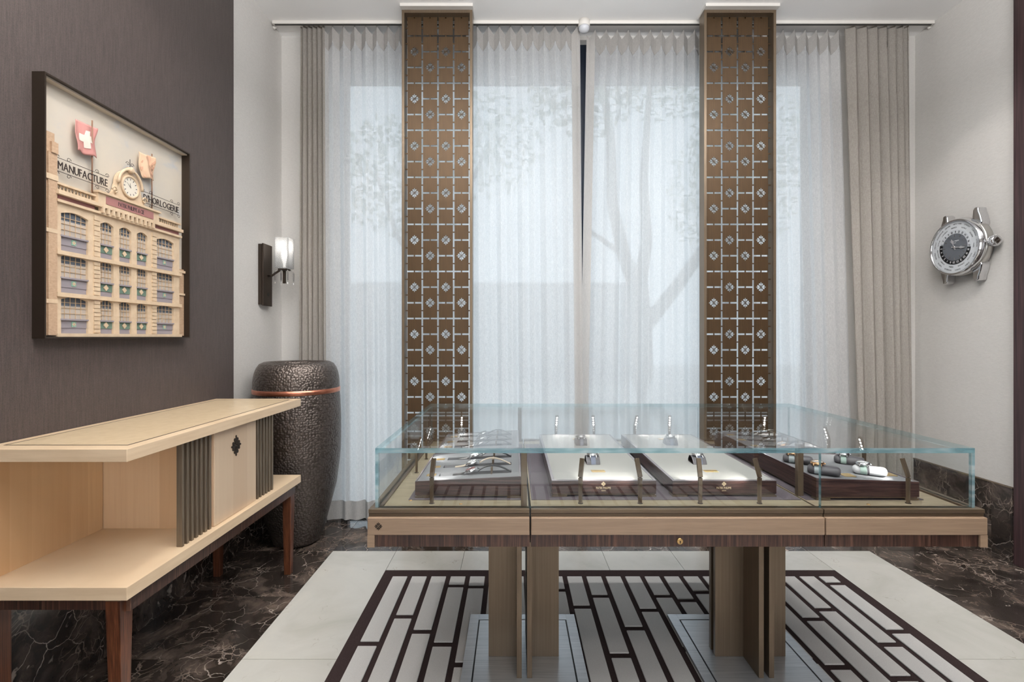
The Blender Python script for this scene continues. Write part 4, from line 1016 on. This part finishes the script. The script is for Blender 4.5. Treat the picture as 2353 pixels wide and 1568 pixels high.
ped = [(cu-.10, 1.948)]+[(cu-.10+.03*q/4, 1.948+.035*(q/4)**2) for q in range(1, 5)]+[(cu-.066+.0, 2.0)]+[(cu-.062*math.cos(PI*q/12), 2.012+.07*math.sin(PI*q/12)) for q in range(13)]+[(cu+.066, 2.0)]+[(cu+.07+.03*q/4, 1.983-.035*(1-(1-q/4)**2)) for q in range(0, 5)]
MB().prism([(U(p), Hh(q)) for p, q in ped], lambda p, q, d: (d, p, q), XB+.006, XB+.028).build('pediment', cream, pic)
o_ = (0, U(cu), Hh(ch))
MB().lathe([(.048, XB+.028), (.050, XB+.034), (.044, XB+.037), (.040, XB+.032)], 28, o_, 'X', closed=True).build('clock_ring', cream, pic)
ck = MB().lathe([(.040, XB+.028), (.040, XB+.032)], 28, o_, 'X').build('clock_face', plain('clock_paper', S(232, 224, 210), .6), pic)
mb = MB()
for k in range(12):
    a = 2*PI*k/12; m4 = basis(*LEFTW, (XB+.0324, o_[1], o_[2])) @ Matrix.Rotation(a, 4, 'Z')
    mb.M = m4; mb.add([(-.0016, .029, 0), (.0016, .029, 0), (.0016, .037, 0), (-.0016, .037, 0)], [(0, 1, 2, 3)])
for a, l_, w_ in ((.12, .017, .0016), (.87, .026, .0011)):
    mb.M = basis(*LEFTW, (XB+.0328, o_[1], o_[2])) @ Matrix.Rotation(a, 4, 'Z'); mb.add([(-w_, -.004, 0), (w_, -.004, 0), (w_*.5, l_, 0), (-w_*.5, l_, 0)], [(0, 1, 2, 3)])
mb.build('clock_marks', 'print', ck)
arc = [(XB+.034, U(cu-.066*math.cos(PI*q/16)), Hh(2.012+.075*math.sin(PI*q/16))) for q in range(17)]
MB().tube(arc, .006, 8).build('arch_moulding', cream, pic)
MB().lathe([(.014, XB+.02), (.014, XB+.04), (.008, XB+.046)], 14, (0, U(cu), Hh(2.086)), 'X').build('keystone', cream, pic)
for s_ in (-1, 1):
    sp_ = [(XB+.032, U(cu+s_*(.082+.016*math.cos(q*.55)*(1-q/16))), Hh(1.974+.018*math.sin(q*.55)*(1-q/16))) for q in range(15)]
    MB().tube(sp_, .0032, 6).build('scroll', cream, pic)
def iron(name, u0, u1, text):
    g = MB()
    for h in (2.022, 1.972): g.tube([(XB+.02, U(u0), Hh(h)), (XB+.02, U(u1), Hh(h))], .0011, 6)
    t_ = g.build('iron_rail', 'ink', pic)
    sx = (U(u1)-U(u0)-.006)/(text_width(text)*.043)
    mb = MB(); put_text(mb, text, (XB+.022, (U(u0)+U(u1))/2, Hh(1.980)), .043, LEFTW, sx); mb.build('iron_lettering', 'ink', pic)
    for u, s_ in ((u0, 1), (u1, -1), (u0+.05, 1), (u1-.05, -1)):
        for h in (2.027, 1.963):
            MB().tube([(XB+.02, U(u)+s_*.010*math.cos(q*.6)*(1-q/14), Hh(h)+.010*math.sin(q*.6)*(1-q/14)) for q in range(12)], .0010, 5).build('iron_scroll', 'ink', pic)
iron('sign', 1.803, 2.03, 'MANUFACTURE'); iron('sign', 2.222, 2.462, "D'HORLOGERIE")
g = MB()
for s_ in (-1, 1):
    g.tube([(XB+.03, U(cu)+s_*(.012+.010*math.cos(q*.6)*(1-q/14)), Hh(2.112)+.010*math.sin(q*.6)*(1-q/14)) for q in range(12)], .0011, 5)
g.tube([(XB+.03, U(cu), Hh(2.095)), (XB+.03, U(cu), Hh(2.135))], .0013, 6).build('finial', 'ink', pic)
pole = plain('flag_pole', S(128, 96, 76), .6)
for u, top in ((1.959, 2.228), (2.283, 2.215)):
    MB().tube([(XB+.017, U(u), Hh(1.93)), (XB+.017, U(u), Hh(top))], .0026, 8).build('flag_pole', pole, pic)
def flag(name, u0, u1, h0, h1, m, seed):
    def f(u, v):
        d = 1-u
        return (XB+.020+.006*math.sin(u*9+v*3+seed)+.002, U(u0+(u1-u0)*u)+.004*math.sin(v*7+seed), Hh(h0+(h1-h0)*v)-.008*d*d+.006*math.sin(u*8+seed)*d)
    o = MB().grid(f, 16, 16).build(name, m, pic); sd_ = o.modifiers.new('solid', 'SOLIDIFY'); sd_.thickness = .0012
    return f, o
f1, fo = flag('swiss_flag', 1.880, 1.975, 2.082, 2.203, plain('flag_rose', S(186, 130, 124), .7), 1.0)
cr = MB()
for (ua, ub, va, vb) in ((.40, .62, .22, .78), (.24, .78, .40, .62)):
    cr.grid(lambda u, v: tuple(Vector(f1(ua+(ub-ua)*u, va+(vb-va)*v))+Vector((.0016, 0, 0))), 8, 8)
cr.build('white_cross', plain('flag_white', S(232, 226, 214), .7), fo)
f2, fo2 = flag('cream_flag', 2.203, 2.292, 2.092, 2.200, plain('flag_cream', S(222, 188, 158), .7), 2.2)
st = MB()
for k in range(9):
    a = 2*PI*k/9; c_ = (.6+.5*math.cos(a), .5+.5*math.sin(a))
    n_ = (-math.sin(a)*.07, math.cos(a)*.07)
    pts = [(.6, .5), (min(.98, max(.02, c_[0]+n_[0])), min(.98, max(.02, c_[1]+n_[1]))), (min(.98, max(.02, c_[0]-n_[0])), min(.98, max(.02, c_[1]-n_[1])))]
    st.add([tuple(Vector(f2(*p))+Vector((.0018, 0, 0))) for p in pts], [(0, 2, 1)])
st.build('flag_rays', plain('flag_ray', S(204, 158, 132), .7), fo2)

# ------------------------------------------------------------------ giant wall watch
WC = Vector((XR, 3.195, HC-(562-775)*3.1/1111)); R = .19
ww = thing('wall_watch', 'oversized steel world time watch without strap mounted on the pale wall', 'wall clock', (XR, WC.y, WC.z))
def wx(d): return XR-d
c3 = (0, WC.y, WC.z)
MB().lathe([(R*.86, wx(0)), (R*.97, wx(.012)), (R, wx(.03)), (R, wx(.058)), (R*.985, wx(.066))], 72, c3, 'X').build('watch_case', plain('satin_steel', S(196, 194, 190), .28, 1), ww)
bz = MB().lathe([(R*.985, wx(.066)), (R*1.0, wx(.070)), (R*.99, wx(.080)), (R*.955, wx(.100)), (R*.93, wx(.104)), (R*.90, wx(.100)), (R*.895, wx(.088))], 72, c3, 'X', closed=True).build('bezel', 'chrome', ww)
dl = MB().lathe([(R*.897, wx(.08)), (R*.897, wx(.090))], 72, c3, 'X').build('city_ring', plain('city_ring', S(208, 212, 216), .4), ww)
MB().lathe([(R*.60, wx(.090)), (R*.60, wx(.0915))], 64, c3, 'X').build('hour_ring', plain('day_ring', S(196, 200, 205), .4), ww)
# black night half of the hour ring
mb = MB(basis(*RIGHTW, (wx(.0917), WC.y, WC.z)))
a0, a1 = math.radians(98), math.radians(285)
nn = 30
for q in range(nn):
    p, p2 = a0+(a1-a0)*q/nn, a0+(a1-a0)*(q+1)/nn
    mb.add([(math.sin(p)*R*.46, math.cos(p)*R*.46, 0), (math.sin(p)*R*.60, math.cos(p)*R*.60, 0), (math.sin(p2)*R*.60, math.cos(p2)*R*.60, 0), (math.sin(p2)*R*.46, math.cos(p2)*R*.46, 0)], [(0, 3, 2, 1)])
mb.build('night_ring', 'dial_black', dl)
MB().lathe([(R*.47, wx(.0915)), (R*.47, wx(.0930))], 56, c3, 'X').build('centre_dial', 'dial_grey', ww)
t1_ = MB(); t2_ = MB(); t3_ = MB()
o1 = (wx(.0905), WC.y, WC.z); o2 = (wx(.0922), WC.y, WC.z)
outer = ['NEW YORK', 'S.PAULO', 'S.GEORGIA', 'LONDON', 'CAIRO', 'DUBAI', 'DHAKA', 'BANGKOK', 'TOKYO', 'NOUMEA', 'MIDWAY', 'ANCHORAGE', 'DENVER']
inner = ['MEXICO', 'LA PAZ', 'AZORES', 'PARIS', 'MOSCOW', 'KARACHI', 'BEIJING', 'SYDNEY', 'AUCKLAND', 'HAWAII', 'L.ANGELES']
for k, t in enumerate(outer):
    ring_text(t1_, t, 2*PI*k/len(outer)+.12, R*.80, R*.066, RIGHTW, o1, .1, .9)
for k, t in enumerate(inner):
    ring_text(t1_, t, 2*PI*k/len(inner)-.06, R*.685, R*.062, RIGHTW, o1, .1, .9)
t1_.build('city_names', 'print', dl)
rot = math.radians(18)
for k in range(1, 25):
    a = 2*PI*(k-12)/24+rot; dg_ = math.degrees(a) % 360
    ring_text(t3_ if 98 < dg_ < 285 else t2_, str(k) if k != 24 else '0', a, R*.53, R*.10, RIGHTW, o2, .06)
t2_.build('day_numerals', 'print', dl); t3_.build('night_numerals', 'print_white', dl)
mb = MB(); put_text(mb, 'PATEK PHILIPPE', (wx(.0934), WC.y, WC.z+R*.19), R*.062, RIGHTW, .8); put_text(mb, 'GENEVE', (wx(.0934), WC.y, WC.z+R*.13), R*.045, RIGHTW, .8); mb.build('dial_lettering', 'print_white', dl)
mb = MB()
for k in range(12):
    mb.M = basis(*RIGHTW, (wx(.0936), WC.y, WC.z)) @ Matrix.Rotation(2*PI*k/12, 4, 'Z'); mb.add([(-.0014, R*.36, 0), (.0014, R*.36, 0), (.0014, R*.44, 0), (-.0014, R*.44, 0)], [(0, 1, 2, 3)])
mb.build('indices', 'chrome', dl)
for nm, ang, l_ in (('hour_hand', -20, .30), ('minute_hand', 100, .42)):
    mb = MB(basis(*RIGHTW, (wx(.097), WC.y, WC.z)) @ Matrix.Rotation(-math.radians(ang), 4, 'Z'))
    pl_ = [(-.004, -.02), (.004, -.02), (.0025, R*l_*.45), (.0085, R*l_*.62), (.0015, R*l_), (-.0015, R*l_), (-.0085, R*l_*.62), (-.0025, R*l_*.45)]
    mb.prism(pl_, lambda a, b, d: (a, b, d), -.001, .001); mb.build(nm, plain('hand_steel', S(196, 196, 198), .35, .5), ww)
MB().lathe([(.008, wx(.093)), (.008, wx(.099)), (.004, wx(.1005))], 16, c3, 'X').build('hand_hub', 'chrome', ww)
for sy in (-1, 1):
    for sz in (-1, 1):
        prof_ = [(.62, .70), (.80, .55), (.86, .72), (.80, .95), (.74, 1.10), (.72, 1.24), (.60, 1.27), (.52, 1.18), (.50, .98), (.48, .82)]
        MB().prism([(WC.y+sy*p*R*.92, WC.z+sz*q*R*.98) for p, q in prof_], lambda p, q, d: (d, p, q), wx(.060), wx(.002)).build('lug', 'chrome', ww, .006, 3)
crn = MB().lathe([(.016, -R*.99), (.016, -R*1.04), (.030, -R*1.05), (.033, -R*1.09), (.033, -R*1.20), (.028, -R*1.24)], 28, (wx(.045), WC.y, WC.z), 'Y').build('crown', 'chrome', ww)
g = MB()
for k in range(24):
    a = 2*PI*k/24; y_ = WC.y-R*1.145
    g.tube([(wx(.045)+.033*math.cos(a), y_+R*.055, WC.z+.033*math.sin(a)), (wx(.045)+.033*math.cos(a), y_-R*.055, WC.z+.033*math.sin(a))], .0022, 5)
g.build('crown_knurls', 'chrome', crn)
mb = MB(); put_emblem(mb, (wx(.045), WC.y-R*1.242, WC.z), .022, FRONT); mb.build('crown_emblem', 'bronze_dark', crn)

# ------------------------------------------------------------------ outdoors beyond the glass
st_ = MB().box(-14, 16, YB+.25, 24, -.25, -.05).build('pavement', plain('pale_paving', S(205, 204, 202), .8)); struct(st_)
gw = thing('garden_wall', 'pale rendered wall across the street seen through the sheer curtains', 'wall', (-4, 15, -.05))
MB().box(-14, 3.6, 15, 15.3, -.05, 2.97).build('render_face', plain('pale_render', S(196, 195, 196), .85), gw)
MB().box(-14, 3.65, 14.95, 15.35, 2.97, 3.05).build('coping', plain('coping', S(212, 212, 212), .8), gw)
bark = grained('bark', S(132, 126, 120), S(160, 154, 148), (20, 20, 4), .9)
leafm = plain('leaf', S(178, 190, 170), .7)
def tree(label, base, segs, clumps, seed):
    t = thing('street_tree', label, 'tree', base)
    for k, (pts, r0, r1) in enumerate(segs):
        n = len(pts); MB().tube([tuple(Vector(p)+Vector(base)) for p in pts], [r0+(r1-r0)*i/(n-1) for i in range(n)], 10).build('trunk' if k == 0 else 'branch', bark, t)
    rg = random.Random(seed); mb = MB()
    for (cx, cy, cz, rx, rz_, n) in clumps:
        for _ in range(n):
            while True:
                p = Vector((rg.uniform(-1, 1), rg.uniform(-1, 1), rg.uniform(-1, 1)))
                if p.length < 1: break
            c = Vector(base)+Vector((cx+p.x*rx, cy+p.y*rx*.6, cz+p.z*rz_)); s_ = rg.uniform(.05, .10)
            a = Vector((rg.uniform(-1, 1), rg.uniform(-1, 1), rg.uniform(-1, 1))).normalized(); b = a.orthogonal().normalized()
            mb.add([c-a*s_, c+b*s_*.5, c+a*s_, c-b*s_*.5], [(0, 1, 2, 3)])
    o = mb.build('foliage', leafm, t); o['kind'] = 'stuff'
    return t
tree('street tree with forked bare limbs behind the curtain half next to the wall watch', (2.0, 7.6, -.05),
     [([(0, 0, 0), (.02, 0, .8), (.0, 0, 1.7), (-.03, .0, 2.2)], .20, .15),
      ([(-.03, 0, 2.1), (-.25, .05, 2.7), (-.42, .1, 3.5), (-.45, .1, 4.6), (-.6, .1, 5.6)], .13, .05),
      ([(-.03, 0, 2.1), (.10, 0, 2.9), (.05, 0, 3.9), (.15, 0, 5.4)], .11, .04),
      ([(.02, 0, 1.5), (.55, -.1, 2.2), (1.05, -.1, 2.9), (1.25, -.1, 3.8), (1.6, -.1, 5.2)], .12, .04),
      ([(1.05, -.1, 2.9), (1.6, -.1, 3.3), (2.1, 0, 3.9)], .07, .03),
      ([(-.25, .05, 2.7), (-.7, 0, 3.0), (-1.0, 0, 3.2)], .05, .02)],
     [(-.9, 0, 5.4, .9, .9, 900), (.6, 0, 5.7, 1.2, .9, 900), (1.4, 0, 4.6, .6, .9, 500)], 5)
tree('leafy street tree behind the curtain half next to the vase', (-1.7, 9.6, -.05),
     [([(0, 0, 0), (.05, 0, 1.5), (-.02, 0, 3.2), (.1, 0, 5)], .16, .05), ([(0, 0, 2.6), (-.6, 0, 3.4), (-1.0, 0, 4.6)], .08, .03), ([(0, 0, 2.9), (.6, 0, 3.8), (1.1, 0, 5.0)], .08, .03)],
     [(-.6, 0, 4.6, 1.3, 1.2, 900), (.9, 0, 5.2, 1.5, 1.1, 900)], 9)
tree('leafy street tree seen past the lattice screen by the gathered drape', (4.9, 9.8, -.05),
     [([(0, 0, 0), (.05, 0, 1.5), (-.05, 0, 3.2), (.1, 0, 5)], .17, .05), ([(0, 0, 2.7), (-.7, 0, 3.6), (-1.1, 0, 4.6)], .08, .03)],
     [(-.5, 0, 4.3, 1.3, 1.5, 1300), (.6, 0, 5.3, 1.2, 1.0, 600)], 13)
